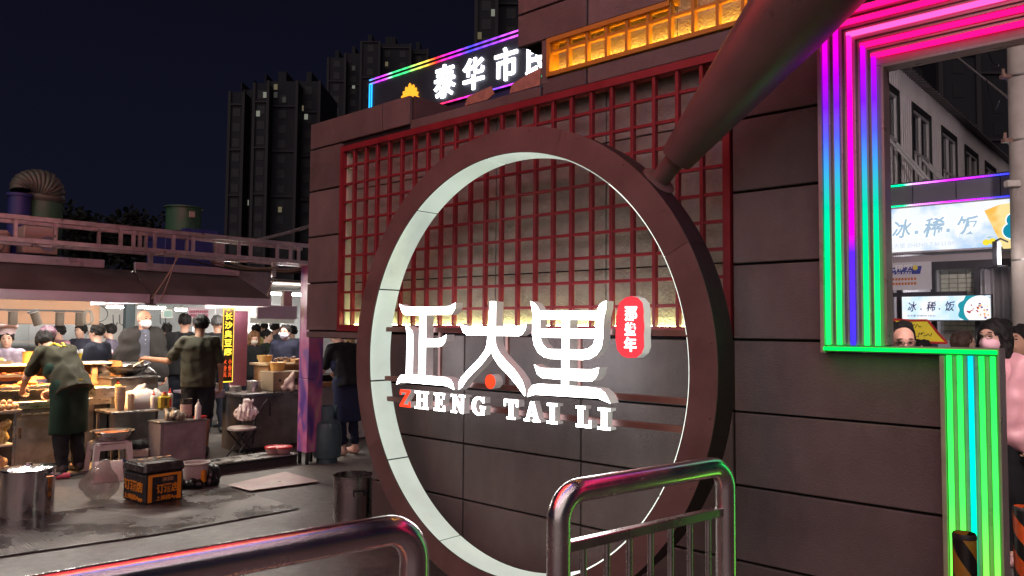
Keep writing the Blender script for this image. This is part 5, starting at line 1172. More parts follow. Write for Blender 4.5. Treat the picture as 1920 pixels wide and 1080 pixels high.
# egg tray and snack case at the far left
et = thing('egg_tray', 'stack of eggs on a tray at the left edge', 'eggs', sp(8, 768, 1.75), ROT_S); MB().box(-.25, .14, -.1, .1, -.03, 0, .004).obj('tray', mat('egg_card', (.4, .3, .22), .9), et)
eg = MB().ell((0, 0, .03), (.027, .027, .034), 12, 8).mesh('egg', mat('egg_shell', (.62, .36, .18), .5))
for i in range(6):
    for j in range(3): link('egg', eg, et, (-.22+i*.062, -.07+j*.06, 0))
for i in range(4): link('egg', eg, et, (-.14+i*.06, -.03, .045))
cs = thing('snack_case', 'white framed display case holding a yellow snack bag', 'case', SO, ROT_S); a1, _ = sa(29, 820, 1.7); 
for z in (.05, .30, .645): MB().box(a1-.8, a1, 1.72, 2.1, z, z+.02).obj('shelf', whitep, cs)
for x in (a1-.022, a1-.79): MB().box(x, x+.02, 1.705, 1.72, .02, .665).obj('post', satin, cs)
sdf_obj('snack_bag', [('e', (a1-.13, 1.85, .40), (.10, .07, .085)), ('c', (a1-.12, 1.84, .46), (a1-.05, 1.8, .55), .05, .02)], mat('snack_yellow', (.58, .42, .16), .35, var=.4, scale=25, bump=.5), cs, .012, wr=.02, wf=40)
sdf_obj('snack_bag', [('e', (a1-.2, 1.85, .13), (.16, .08, .07))], mat('snack_orange', (.5, .27, .14), .5, var=.4, scale=25, bump=.5), cs, .012, wr=.02, wf=40)
# wok station
wk = sth('wok_station', 'wok range with steel windscreen behind the second cook', 'stove')
MB().box(-1.42, -.86, 2.0, 2.5, .02, .945, .005).obj('body', dirty_steel, wk); MB().box(-1.44, -.84, 1.97, 2.52, .948, .965, .003).obj('top', steel, wk)
MB().add([(-1.5, 2.42, 1.13), (-.88, 2.42, 1.13), (-.80, 2.2, 1.0), (-.80, 2.2, .966), (-.88, 2.42, .966), (-1.5, 2.42, .966)], [(0, 5, 4, 1), (1, 4, 3, 2)]).obj('windscreen', steel, wk, .1).modifiers.new('thick', 'SOLIDIFY').thickness = .004
wo_ = thing('wok', 'large black iron wok with a loop handle', 'wok', S(-1.16, 2.2, .965), ROT_S)
o = MB().lathe([(.02, 0), (.10, .012), (.18, .05), (.235, .105), (.25, .13)], 40).obj('bowl', mat('wok_iron', (.05, .042, .038), .28, metal=.8, var=.3), wo_); o.modifiers.new('thick', 'SOLIDIFY').thickness = .004
for s in (-1, 1): MB().tube([(s*.235, -.05, .12), (s*.275, -.04, .15), (s*.285, 0, .16), (s*.275, .04, .15), (s*.235, .05, .12)], .007, 8).obj('loop_handle', satin, wo_)
# steel inset pan and oil bottle on the counter between
pn = thing('steel_inset_pan', 'square steel pan with food beside the orange bottle', 'pan', S(-1.5, 2.0, .742), ROT_S); MB().box(-.12, .10, -.1, .12, 0, .12, .006).obj('pan', steel, pn); MB().box(-.10, .08, -.08, .10, .121, .125).obj('contents', noodle, pn)
def bottle(label, p, h, r, m, cm, group=None, rz=0):
    b = thing('squeeze_bottle', label, 'bottle', p, rz, group); MB().lathe([(.001, 0), (r*.95, 0), (r, .01), (r, h*.62), (r*.8, h*.70), (r*.45, h*.74), (.001, h*.74)], 20).obj('flask', m, b); MB().lathe([(r*.55, h*.735), (r*.55, h*.80), (r*.22, h*.84), (r*.10, h), (.001, h)], 16).obj('nozzle', cm, b)
bottle('squeeze bottle of yellow oil with an orange cap on the counter', S(-1.34, 1.99, .742), .20, .042, mat('oil_yellow', (.62, .42, .10), .3), mat('cap_orange', (.75, .12, .03), .4))
# ---- preparation table in the middle
tb = sth('prep_table', 'small steel preparation table crowded with bowls and bottles', 'table'); 
MB().box(-1.62, -.88, 1.42, 1.92, .588, .613, .004).obj('top', steel, tb)
for x, y in ((-1.60, 1.44), (-.92, 1.44), (-1.60, 1.88), (-.92, 1.88)): MB().box(x, x+.025, y, y+.025, 0, .588).obj('leg', dirty_steel, tb)
MB().box(-1.60, -.9, 1.45, 1.9, .2, .215).obj('lower_shelf', dirty_steel, tb)
c2 = sth('steel_cabinet', 'grey metal cabinet with a pink sheen standing before the table', 'cabinet'); MB().box(-1.24, -.70, 1.02, 1.34, .02, .49, .006).obj('case', mat('cabinet_grey', (.34, .28, .29), .45, metal=.4, var=.2, scale=4, dirt=.5), c2); MB().box(-1.25, -.69, 1.01, 1.35, .49, .505, .003).obj('lid', steel, c2)
MB().box(-1.20, -.74, 1.012, 1.019, .06, .46).obj('door', mat('cabinet_door', (.40, .31, .33), .4, metal=.4, var=.2, scale=5, dirt=.5), c2)
def stackcups(label, p, n, r, m, up=True):
    b = thing('cup_stack', label, 'cups', p)
    for k in range(n): MB().lathe([(r*.78, 0), (r, .11), (r*1.06, .112), (r*1.06, .118), (r*.96, .118), (r*.75, .004), (.001, .003)] if up else [(r, 0), (r*.8, .1), (.001, .1)], 20, (0, 0, k*.022)).obj('cup', m, b)
stackcups('leaning tall stack of cream paper cups on the prep table', S(-1.48, 1.55, .614), 8, .055, mat('paper_cup', (.66, .50, .34), .6))
stackcups('short stack of cream cups right of the tall one', S(-1.38, 1.5, .614), 4, .036, mat('paper_cup2', (.62, .44, .28), .6))
tub = thing('plastic_tub', 'white plastic tub with a clear bag inside', 'tub', S(-1.16, 1.7, .614), ROT_S)
V = [(-.17, -.12, 0), (.17, -.12, 0), (.17, .12, 0), (-.17, .12, 0), (-.21, -.15, .17), (.21, -.15, .17), (.21, .15, .17), (-.21, .15, .17)]
o = MB().add(V, [(3, 2, 1, 0), (0, 1, 5, 4), (1, 2, 6, 5), (2, 3, 7, 6), (3, 0, 4, 7)]).obj('tub', mat('tub_white', (.60, .57, .56), .35, var=.06), tub, .2); o.modifiers.new('thick', 'SOLIDIFY').thickness = .004
sdf_obj('clear_bag', [('e', (0, 0, .15), (.17, .12, .06)), ('c', (-.05, 0, .18), (-.02, -.02, .25), .05, .02)], mat('bag_film', (.62, .60, .60), .22, var=.1, alpha=.8), tub, .012, wr=.025, wf=35)
dpt = [S(-1.13, 1.48, .614), S(-1, 1.46, .614)]
bottle('left white squeeze bottle with a red nozzle', dpt[0], .22, .034, mat('bottle_white', (.62, .56, .52), .35), redp); bottle('right white squeeze bottle with a red nozzle behind the yellow jug', S(-0.9, 1.56, .614), .23, .034, MATS['bottle_white'], redp)
jg = thing('oil_jug', 'yellow labelled oil jug between the red nozzle bottles', 'jug', S(-1.02, 1.44, .614), ROT_S); MB().box(-.07, .07, -.035, .035, 0, .15, .015).obj('jug', mat('jug_yellow', (.55, .42, .05), .35), jg); MB().box(-.03, .03, -.02, .02, .15, .17).obj('shoulder', MATS['jug_yellow'], jg); MB().box(-.015, .02, -.0385, -.0355, .03, .12).obj('label', mat('jug_label', (.12, .10, .03), .5), jg); MB().box(.045, .066, -.038, -.0355, .02, .11).obj('stripe', redp, jg); MB().lathe([(.018, .17), (.018, .195), (.001, .195)], 12).obj('cap', redp, jg)
dk = thing('bowl_stack', 'tall stack of pale bowls topped by black bowls', 'bowls', S(-0.84, 1.26, .506))
for k in range(9): MB().lathe([(.001, 0), (.04, 0), (.066, .05), (.07, .05), (.06, .02), (.001, .006)], 24, (0, 0, k*.022)).obj('bowl', mat('bowl_black', (.025, .022, .022), .4) if k > 5 else mat('bowl_pale', (.55, .44, .42), .45), dk)
bottle('tall white sauce bottle at the corner of the grey cabinet', S(-0.785, 1.07, .506), .23, .036, whitep, whitep)
rb = thing('red_lid', 'flat red plastic lid on the grey cabinet', 'lid', S(-0.72, 1.15, .506)); MB().lathe([(.001, 0), (.075, 0), (.08, .012), (.078, .022), (.001, .024)], 24).obj('lid', redp, rb)
sdf_obj('dummy', [('e', (0, 0, .05), (.1, .07, .05))], whitep, None, .03) if False else None
gb2 = sdf_obj('produce_bag', [('e', (0, 0, .045), (.11, .075, .05)), ('c', (-.05, 0, .06), (-.10, .0, .10), .03, .012)], mat('bag_olive_film', (.20, .17, .13), .22, var=.6, scale=20, alpha=.95), None, .010, wr=.02, wf=45); gb2.location = S(-1.03, 1.12, .506); tag(gb2, 'crumpled clear bag of greens on the grey cabinet', 'bag')
# white plastic stool, basin, boxes
stl = thing('plastic_stool', 'white plastic stool holding a steel basin of sauce', 'stool', gp(203, 882), .75)
MB().box(-.17, .17, -.15, .15, .30, .33, .02).obj('seat', whitep, stl)
for sx in (-1, 1):
    for sy in (-1, 1): MB().add([(sx*.155-.03, sy*.135-.03, .31), (sx*.155+.03, sy*.135-.03, .31), (sx*.155+.03, sy*.135+.03, .31), (sx*.155-.03, sy*.135+.03, .31), (sx*.185-.024, sy*.165-.024, 0), (sx*.185+.024, sy*.165-.024, 0), (sx*.185+.024, sy*.165+.024, 0), (sx*.185-.024, sy*.165+.024, 0)], [(0, 1, 2, 3), (7, 6, 5, 4), (0, 4, 5, 1), (1, 5, 6, 2), (2, 6, 7, 3), (3, 7, 4, 0)]).obj('leg', whitep, stl)
for s in (-1, 1): MB().box(-.14, .14, s*.15-.008, s*.15+.008, .24, .30).box(s*.165-.008, s*.165+.008, -.13, .13, .24, .30).obj('apron', whitep, stl)
bs = thing('steel_basin', 'wide steel basin of red sauce on the white stool', 'basin', gp(203, 882)+Vector((.03, 0, .331)))
o = MB().lathe([(.001, 0), (.13, 0), (.16, .02), (.205, .10), (.225, .105)], 36).obj('basin', satin, bs); o.modifiers.new('thick', 'SOLIDIFY').thickness = .003
MB().lathe([(.001, .082), (.10, .085), (.188, .08)], 30).obj('sauce', mat('sauce_red', (.42, .13, .04), .35, var=.4, scale=20, bump=.5), bs)
fbx = thing('food_container', 'clear lidded food container with a black cap lying on it', 'container', gp(258, 872), .3); MB().box(-.12, .12, -.08, .08, .10, .19, .012).obj('tub', mat('container_clear', (.55, .48, .40), .25), fbx); MB().box(-.16, .14, -.1, .1, .0, .09, .01).obj('white_box', whitep, fbx); MB().box(-.15, .13, -.105, -.101, .06, .085).obj('blue_band', mat('band_blue', (.05, .07, .35), .4), fbx)
cap_ = sdf_obj('baseball_cap', [('e', (0, 0, .03), (.10, .10, .07)), ('c', (-.06, -.06, .015), (-.16, -.10, .01), .03, .03)], mat('cap_black_cloth', (.012, .012, .013), .8), None, .010, wr=.008, wf=30, cuts=[((0, 0, 0), (0, 0, -1))]); cap_.location = gp(258, 872)+Vector((0, 0, .191)); tag(cap_, 'black cloth cap dropped on the food container', 'cap')
# delivery box
P0, P1, P2 = gp(270, 949), gp(343, 936), gp(222, 926)
dx = (P1-P0); W_ = dx.length; rz = math.atan2(dx.y, dx.x); Dp = .40
db = thing('delivery_box', 'black insulated delivery box with orange lettering on the pavement', 'box', P0, rz)
bk = mat('delivery_nylon', (.02, .02, .026), .42, var=.35, scale=9, bump=.5, bscale=30); ora = mat('delivery_orange', (.75, .28, .02), .5, var=.1)
MB().box(0, W_, 0, Dp, .004, .27, .015).obj('body', bk, db)
MB().box(-.012, W_+.012, -.012, Dp+.012, .272, .36, .02).warp(lambda x, y, z: (W_/2+(x-W_/2)*(1 if z < .33 else .95), Dp/2+(y-Dp/2)*(1 if z < .33 else .95), z+.012*math.sin(9*x)*math.sin(7*y))).obj('lid', mat('delivery_film', (.045, .042, .042), .25, var=.4, scale=8, bump=.4, bscale=25), db)
put_text('订酒店', W_*.58, -.003, .13, W_*.56, .085, ora, db, ext=.002, bold=.02); put_text('上美团App', W_*.58, -.003, .045, W_*.58, .05, ora, db, ext=.002, bold=.015); put_text('美团', W_*.58, -.003, .21, .1, .035, mat('delivery_tan', (.5, .3, .15), .5), db, ext=.002, bold=.01)
for x in (.03, W_-.06): MB().box(x, x+.035, -.007, -.001, .02, .262).obj('strap', ora, db)
MB().box(.03, W_-.03, -.0085, -.001, .24, .262).obj('strap', ora, db)
for nm, z, hh, w_ in (('订酒店', .155, .095, .34), ('上美团App', .05, .055, .34)):
    o = put_text(nm, -.003, Dp*.5, z, w_, hh, ora, db, ext=.002, bold=.02); o.rotation_euler.z = -math.pi/2
for k in range(4):
    o = MB().box(0, .05, 0, .03, 0, .002).obj('lid_print', ora, db); o.location = (.06+.085*k, Dp*.55, .372); o.rotation_euler.z = .2
# see-through waste bag
wb_ = sdf_obj('waste_bag', [('e', (0, 0, .15), (.15, .14, .14)), ('c', (.02, 0, .26), (.03, .0, .33), .06, .03)], mat('waste_film', (.34, .28, .25), .15, var=.5, scale=14, alpha=.5, bump=.4), None, .008, wr=.016, wf=22, cuts=[((0, 0, .004), (0, 0, -1))]); wb_.location = gp(187, 938); tag(wb_, 'bulging clear rubbish bag left of the delivery box', 'bag')
fb3 = thing('leaning_lid', 'pale foam box lid leaning behind the rubbish bag', 'lid', gp(205, 905), .6); MB().box(-.13, .13, -.012, .012, 0, .2, .006).warp(lambda x, y, z: (x, y+z*.5, z+.004)).obj('panel', mat('foam_pink', (.5, .38, .36), .7), fb3)
tch = thing('gas_torch', 'pink and black gas torch lying by the steel pot', 'torch', gp(115, 898)+Vector((0, 0, .032)), .5); MB().tube([(-.14, 0, 0), (.08, 0, 0)], .03, 16).obj('canister', mat('torch_pink', (.55, .08, .14), .35), tch); MB().tube([(.08, 0, 0), (.12, 0, 0), (.2, 0, .01)], [.02, .012, .01], 12).obj('nozzle', blackp, tch)
# white bucket with black sack
bk_ = thing('paint_bucket', 'white plastic bucket in a black sack by the ledge', 'bucket', gp(366, 912)); MB().lathe([(.001, 0), (.10, 0), (.125, .22), (.135, .225), (.135, .24), (.12, .24), (.098, .01)], 28).obj('bucket', mat('bucket_white', (.55, .48, .45), .4, dirt=.3), bk_); MB().box(.09, .125, -.09, -.04, .06, .17).warp(lambda x, y, z: (x, y, z)).obj('label', ora, bk_)
sdf_obj('sack', [('c', (-.12, .06, .04), (.12, .06, .04), .09, .07), ('e', (.1, .1, .1), (.09, .08, .11)), ('e', (0, -.09, .04), (.11, .05, .04))], mat('sack_black', (.012, .012, .013), .3, bump=.5, bscale=40), bk_, .012, wr=.02, wf=30, cuts=[((0, 0, .003), (0, 0, -1))])
# big steel pot
pt = thing('stock_pot', 'large shiny steel stock pot with lid at the lower left', 'pot', gp(50, 965), 0); mir = mat('pot_steel', (.66, .62, .62), .13, metal=1, var=.1, scale=4, rvar=.05)
MB().lathe([(.001, .002), (.19, .002), (.2, .012), (.2, .375), (.206, .38), (.2, .384)], 48).obj('pot', mir, pt); MB().lathe([(.208, .383), (.206, .392), (.17, .402), (.08, .416), (.001, .418)], 48).obj('lid', mir, pt); MB().lathe([(.03, .417), (.034, .43), (.034, .436), (.001, .438)], 20).obj('knob', mir, pt)
for s in (-1, 1): MB().tube([(s*.198, -.07, .33), (s*.25, -.06, .335), (s*.255, 0, .335), (s*.25, .06, .335), (s*.198, .07, .33)], .008, 8).obj('handle', mir, pt)
# metal bin
bn = thing('steel_bin', 'open cylindrical stainless bin standing beside the ring', 'bin', gp(661, 1003), .4); MB().lathe([(.001, .002), (.150, .002), (.152, .45), (.158, .454), (.158, .462), (.150, .462), (.147, .02), (.001, .02)], 40).obj('drum', mat('bin_steel', (.42, .38, .38), .26, metal=1, var=.15, scale=5, dirt=.2), bn)
hnd = MB().box(-.05, .05, -.158, -.151, .355, .37).box(-.05, -.04, -.157, -.151, .32, .355).box(.04, .05, -.157, -.151, .32, .355).obj('handle', blackp, bn); hnd.rotation_euler.z = .1
# tread plates on the pavement
def tread():
    m = bpy.data.materials.new('tread_plate'); t = nt(m); N = t.nodes.new; L = t.links.new
    out = N('ShaderNodeOutputMaterial'); p = N('ShaderNodeBsdfPrincipled'); L(p.outputs[0], out.inputs[0]); tc = N('ShaderNodeTexCoord'); sx = N('ShaderNodeSeparateXYZ'); L(tc.outputs['Object'], sx.inputs[0])
    def M(op, a, b=None):
        q = N('ShaderNodeMath'); q.operation = op
        for i, v in enumerate((a, b)):
            if v is None: continue
            if isinstance(v, (int, float)): q.inputs[i].default_value = v
            else: L(v, q.inputs[i])
        return q.outputs[0]
    x, y = sx.outputs[0], sx.outputs[1]; a = M('SINE', M('MULTIPLY', M('ADD', x, y), 95)); b = M('SINE', M('MULTIPLY', M('SUBTRACT', x, y), 95)); hh = M('MAXIMUM', M('SUBTRACT', M('ABSOLUTE', a), .72), M('SUBTRACT', M('ABSOLUTE', b), .72)); hh = M('MAXIMUM', hh, 0)
    bp = N('ShaderNodeBump'); bp.inputs['Strength'].default_value = 1; bp.inputs['Distance'].default_value = .04; L(hh, bp.inputs['Height']); L(bp.outputs[0], p.inputs['Normal'])
    n = N('ShaderNodeTexNoise'); n.inputs['Scale'].default_value = 2.2; n.inputs['Detail'].default_value = 7; L(tc.outputs['Object'], n.inputs['Vector']); r = N('ShaderNodeValToRGB'); r.color_ramp.elements[0].position = .35; r.color_ramp.elements[0].color = (.06, .053, .05, 1); r.color_ramp.elements[1].position = .66; r.color_ramp.elements[1].color = (.22, .195, .185, 1); L(n.outputs['Fac'], r.inputs['Fac']); L(r.outputs['Color'], p.inputs['Base Color'])
    p.inputs['Metallic'].default_value = .55; rr = N('ShaderNodeMapRange'); rr.inputs['From Min'].default_value = .35; rr.inputs['From Max'].default_value = .65; rr.inputs['To Min'].default_value = .16; rr.inputs['To Max'].default_value = .42; L(n.outputs['Fac'], rr.inputs['Value']); L(rr.outputs[0], p.inputs['Roughness']); return m
trd = tread()
def plate(label, corners, z, m=trd):
    P = [gp(*c) for c in corners]; V = [(q.x, q.y, z-.004) for q in P]+[(q.x, q.y, z) for q in P]; n = len(P)
    tag(MB().add(V, [tuple(range(n, 2*n)), tuple(range(n-1, -1, -1))]+[(i, (i+1) % n, n+(i+1) % n, n+i) for i in range(n)]).obj('tread_plate', m), label, 'metal plate', 'steel tread plates on the pavement')
plate('large grey steel tread plate before the delivery box', [(-60, 1055), (300, 1003), (562, 955), (430, 915), (160, 955), (-60, 985)][::-1], .012)
plate('small raised pinkish tread plate near the ledge', [(425, 913), (470, 924), (600, 906), (535, 888)], .022, mat('pink_plate', (.36, .25, .24), .42, metal=.3, var=.2, scale=6, bump=.4, bscale=60, dirt=.3))
plate('flat steel plate lying beside the bin', [(300, 1003), (562, 955), (440, 1040), (120, 1090)], .008) if False else None
# metal ledge
lg = sth('metal_ledge', 'low ledge of sheet metal on dark blocks at the stall front', 'ledge'); MB().box(-1.2, .0, .16, .52, .10, .115, .003).warp(lambda x, y, z: (x, y, z+.006*math.sin(5*x))).obj('plank', steel, lg)
for a in (-1.1, -.62, -.12): MB().box(a-.08, a+.08, .2, .48, 0, .098).obj('block', mat('ledge_block', (.05, .045, .05), .9), lg)
MB().box(-1.2, 0, .19, .2, 0, .098).obj('skirt', mat('ledge_skirt', (.035, .032, .036), .7), lg)
# ---- right hand counter with tofu sign
rc = sth('tofu_counter', 'stall counter with steel pans under the yellow lettered sign', 'counter')
MB().box(-.10, .98, 1.28, 1.30, .05, .70, .004).obj('front_panel', dirty_steel, rc); MB().box(-.12, 1.2, 1.26, 1.88, .70, .735, .004).obj('worktop', steel, rc); MB().box(-.1, 1.18, 1.31, 1.8, .02, .70).obj('carcass', mat('carcass_dark', (.05, .045, .05), .6), rc)
MB().box(-.62, -.125, 1.72, 2.1, .74, .77, .004).box(-.62, -.125, 1.70, 1.72, .67, .77).obj('serving_shelf', mat('serving_violet', (.40, .30, .38), .4, metal=.5), rc)
MB().box(.5, 1.18, 1.72, 2.1, .737, 1.06, .005).obj('wood_riser', wood, rc); MB().box(.46, 1.2, 1.68, 2.15, 1.06, 1.09, .003).obj('riser_top', mat('riser_pale', (.6, .42, .25), .6), rc)
def round_pan(label, p, r, h, fc):
    t = thing('food_pan', label, 'pan', p); o = MB().lathe([(.001, 0), (r*.97, 0), (r, .01), (r, h), (r*1.06, h+.004)], 28).obj('pan', satin, t); o.modifiers.new('thick', 'SOLIDIFY').thickness = .003
    MB().lathe([(.001, h*.9), (r*.5, h*.93), (r*.96, h*.85)], 24).obj('contents', fc, t)
round_pan('left steel pan of yellow food below the vertical sign', S(-.22, 1.86, .772), .085, .075, fried); round_pan('middle steel pan of yellow food beside the vertical sign', S(.02, 1.72, .737), .07, .07, noodle); round_pan('right tall steel pan at the pink partition', S(.24, 1.62, .737), .09, .13, chili); round_pan('wide steel pan of fried tofu behind the second cook', S(-.45, 1.92, .772), .10, .06, fried)
vs_ = sth('vertical_sign', 'narrow vertical sign with glowing yellow characters on dark', 'sign'); a0, _ = sa(418, 640, 1.9); a1, _ = sa(437, 640, 1.9)
MB().box(a0, a1, 1.9, 1.94, .84, 1.90, .003).obj('case', mat('sign_brown', (.05, .025, .01), .4), vs_); yg = glow('sign_yellow_text', (1, .72, .06), 2.2); rg_ = glow('sign_red_text', (1, .12, .03), 1.4); ac = (a0+a1)/2; cw = (a1-a0)*.78
for k, c in enumerate('小长沙臭豆腐'): put_text(c, ac, 1.896, 1.845-k*.118, cw, .098, yg, vs_, 'character', ext=.002, bold=.02)
for k, (c, d) in enumerate((('大', '小'), ('份', '份'), ('元', '元'))):
    for s, q in ((-.25, c), (.25, d)): put_text(q, ac+s*(a1-a0), 1.896, 1.125-k*.085, cw*.42, .07, rg_, vs_, 'character', ext=.002, bold=.01)
for z in (.86, 1.895): MB().box(a0-.004, a1+.004, 1.893, 1.90, z-.008, z+.004).obj('border_lamp', yg, vs_)
for x in (a0-.003, a1+.001): MB().box(x, x+.003, 1.893, 1.90, .86, 1.89).obj('border_lamp', yg, vs_)
pt_ = sth('stall_partition', 'pink printed partition panel right of the vertical sign', 'panel'); MB().box(.10, .34, 2.0, 2.02, .78, 1.80, .003).obj('panel', mat('partition_pink', (.62, .22, .34), .4, var=.25, scale=2.5), pt_)
wbd = sth('blank_signboard', 'white blank signboard hanging under the stall roof by the post', 'board'); MB().box(-.14, .42, .92, .95, 1.69, 1.86, .004).obj('board', mat('board_white', (.70, .70, .74), .45, var=.05), wbd)
bpn = sth('duct_panel', 'grey sheet metal panel between the hood and the corner post', 'panel'); MB().box(-.45, .0, .85, .87, 1.87, 2.30, .003).obj('sheet', dirty_steel, bpn); MB().box(-.1, .02, .4, .46, 1.84, 2.02, .006).obj('junction_box', mat('jbox_tan', (.42, .36, .3), .5), bpn)
# tubs, cardboard box, bag and flask on the right counter
ot = thing('orange_tub', 'orange plastic tub on the cardboard box', 'tub', S(.58, 1.62, .995)); MB().lathe([(.001, 0), (.085, 0), (.105, .10), (.112, .102), (.112, .11), (.1, .11), (.082, .01)], 28).obj('tub', mat('tub_orange', (.66, .34, .10), .45), ot)
ot2 = thing('orange_tub', 'pale orange bowl tipped behind the orange tub', 'bowl', S(.52, 1.85, 1.10)); MB().lathe([(.001, 0), (.07, .0), (.10, .06), (.105, .10), (.098, .10), (.06, .01)], 24).obj('bowl', mat('bowl_orange', (.62, .38, .14), .5), ot2)
cbx = thing('cardboard_box', 'brown cardboard box with two round hand holes', 'box', S(.62, 1.52, .737), ROT_S); MB().box(-.22, .22, -.1, .25, 0, .255, .006).obj('box', mat('cardboard', (.30, .22, .145), .85, var=.1), cbx)
for x in (-.12, .12): MB().tube([(x, -.098, .14), (x, -.104, .14)], .022, 14).obj('hand_hole', blackp, cbx)
pb_ = sdf_obj('plastic_bag', [('e', (0, 0, .05), (.12, .07, .05)), ('c', (0, 0, .08), (.07, 0, .22), .06, .015)], mat('bag_pinkish', (.60, .42, .36), .25, var=.2, alpha=.9), None, .012, wr=.025, wf=28, cuts=[((0, 0, .001), (0, 0, -1))]); pb_.location = S(.58, 1.34, .736); tag(pb_, 'crumpled translucent bag before the cardboard box', 'bag')
fk = thing('steel_flask', 'steel thermos flask beside the corner post', 'flask', S(.80, 1.34, .736)); MB().lathe([(.001, 0), (.042, 0), (.045, .01), (.045, .15), (.038, .16), (.038, .175), (.001, .178)], 24).obj('flask', satin, fk)
sk_ = thing('skewer_pile', 'heap of brown meat skewers on the wooden riser', 'skewers', S(.88, 1.86, 1.092), ROT_S); r_ = random.Random(3); q_ = MB()
for k in range(26): q_.ell((r_.uniform(-.18, .16), r_.uniform(-.06, .06), .02+r_.uniform(0, .05)), (.028, .02, .016), 7, 5)
q_.obj('meat', mat('meat_brown', (.10, .035, .015), .4, var=.4, scale=30, bump=.4), sk_)
for k in range(7): MB().tube([(-.2+.05*k, -.08, .05), (-.16+.05*k, .08, .06)], .003, 5).obj('stick', wood, sk_)
# folding stool, hung bag, red bowls, black crook tube
fs = thing('folding_stool', 'round folding stool with crossed black legs', 'stool', gp(452, 858), .9)
MB().lathe([(.001, .335), (.155, .335), (.17, .345), (.168, .365), (.15, .375), (.001, .378)], 32).obj('seat', mat('stool_seat', (.48, .42, .38), .5), fs)
for s in (-1, 1):
    for y in (-.09, .09): MB().tube([(-s*.15, y, .008), (s*.14, y, .335)], .011, 8).obj('leg', blackp, fs)
    MB().tube([(-s*.15, -.09, .012), (-s*.15, .09, .012)], .011, 8).obj('foot_bar', blackp, fs)
hb2 = sdf_obj('plastic_bag', [('e', (0, 0, -.03), (.135, .10, .085)), ('e', (.01, 0, .04), (.075, .06, .05)), ('c', (.02, 0, .07), (.03, 0, .10), .022, .010), ('e', (.03, 0, .115), (.055, .03, .018))], mat('bag_pink_white', (.72, .62, .60), .22, var=.12, scale=20, bump=.5, bscale=30), None, .007, wr=.016, wf=55); hb2.location = sp(461, 770, 1.05); tag(hb2, 'pink white plastic bag knotted above the folding stool', 'bag')
ck = tag(MB().tube([S(.0, 1.2, .12), S(.03, 1.2, .45), S(.14, 1.2, .60), S(.19, 1.2, .66), S(.23, 1.2, .60), S(.23, 1.2, .45)], .013, 8).obj('bent_tube', blackp), 'black bent tube handle leaning on the steel front', 'tube')
for k, (px, lab) in enumerate(((513, 'red lidded bowl at the left on the ledge end'), (531, 'red lidded bowl at the right on the ledge end'))):
    q = gp(px, 850, .118); t = thing('lidded_bowl', lab, 'bowl', q, 0, 'red lidded bowls on the ledge'); MB().lathe([(.001, 0), (.07, 0), (.1, .06), (.001, .062)], 24).obj('bowl', mat('bowl_pinkish', (.45, .25, .25), .5), t); MB().lathe([(.105, .063), (.105, .078), (.09, .088), (.001, .09)], 24).obj('lid', redp, t)
# gas cylinder
gy = thing('gas_cylinder', 'dark teal gas cylinder standing beside the corner post', 'gas cylinder', gp(613, 866), 0); tc_ = mat('cylinder_teal', (.06, .10, .12), .42, metal=.2, var=.25, scale=6, dirt=.4)
MB().lathe([(.12, .0), (.12, .05), (.155, .06), (.165, .09), (.165, .40), (.15, .46), (.10, .50), (.05, .515), (.001, .517)], 36).obj('tank', tc_, gy)
V = []; F = []; nn = 30
for k in range(nn+1):
    a = R(20+300*k/nn); 
    for r_, z_ in ((.105, .49), (.105, .66), (.098, .66), (.098, .49)): V.append((r_*math.cos(a), r_*math.sin(a), z_))
for k in range(nn):
    for j in range(4): F.append((4*k+j, 4*k+(j+1) % 4, 4*k+4+(j+1) % 4, 4*k+4+j))
MB().add(V, F).obj('collar', tc_, gy); MB().lathe([(.02, .515), (.02, .58), (.03, .585), (.03, .61), (.001, .612)], 14).obj('valve', satin, gy)
# counter beyond, under the overhanging wall
fc_ = sth('side_counter', 'pale counter with a wooden top under the overhanging wall', 'counter'); MB().box(.9, 3.4, 1.25, 1.95, .02, .78, .006).obj('carcass', mat('counter_pale', (.45, .42, .40), .6, dirt=.3), fc_); MB().box(.88, 3.4, 1.2, 2.0, .78, .84, .004).obj('worktop', wood, fc_); MB().box(.9, 3.4, 1.7, 2.0, 1.02, 1.14, .004).obj('raised_shelf', wood, fc_); MB().box(.95, 3.2, 1.3, 1.68, .842, .93).obj('hot_plate', mat('griddle_black', (.02, .018, .017), .35, metal=.6), fc_)
cable('yellow gas hose looping down the pale counter', [sp(690, 722, 1.18), sp(668, 725, 1.18), sp(657, 750, 1.17), sp(665, 775, 1.16), sp(690, 790, 1.15)], .012, mat('hose_yellow', (.5, .34, .05), .5), n=5)
# ---- back row of stalls
tubeg = glow('tube_white', (1, .94, .84), 165); 
def tube_lamp(label, a0, a1, b, z, es=None):
    t = sth('tube_lamp', label, 'lamp', 'white tube lamps in the stalls'); MB().box(a0, a1, b, b+.05, z, z+.03).obj('tube', tubeg, t); MB().box(a0-.01, a1+.01, b-.01, b+.06, z+.031, z+.05).obj('batten', whitep, t)
for lab, a0, a1, b in (('white tube tucked under the left hood over the grill', -3.3, -2.0, 1.5), ('white tube tucked under the right hood over the wok', -1.7, -.6, 1.6), ('white tube under the roof over the customers', -2.6, -1.2, 3.0), ('white tube under the roof beside the partition', .4, 1.6, 2.3)): tube_lamp(lab, a0, a1, b, 2.06)  # extra tubes added to brighten the cooks and customers
a0, z0 = sa(386, 574, 1.9); a1, _ = sa(440, 574, 1.9); tube_lamp('bright white tube under the right hood edge', a0, a1, 1.86, z0)
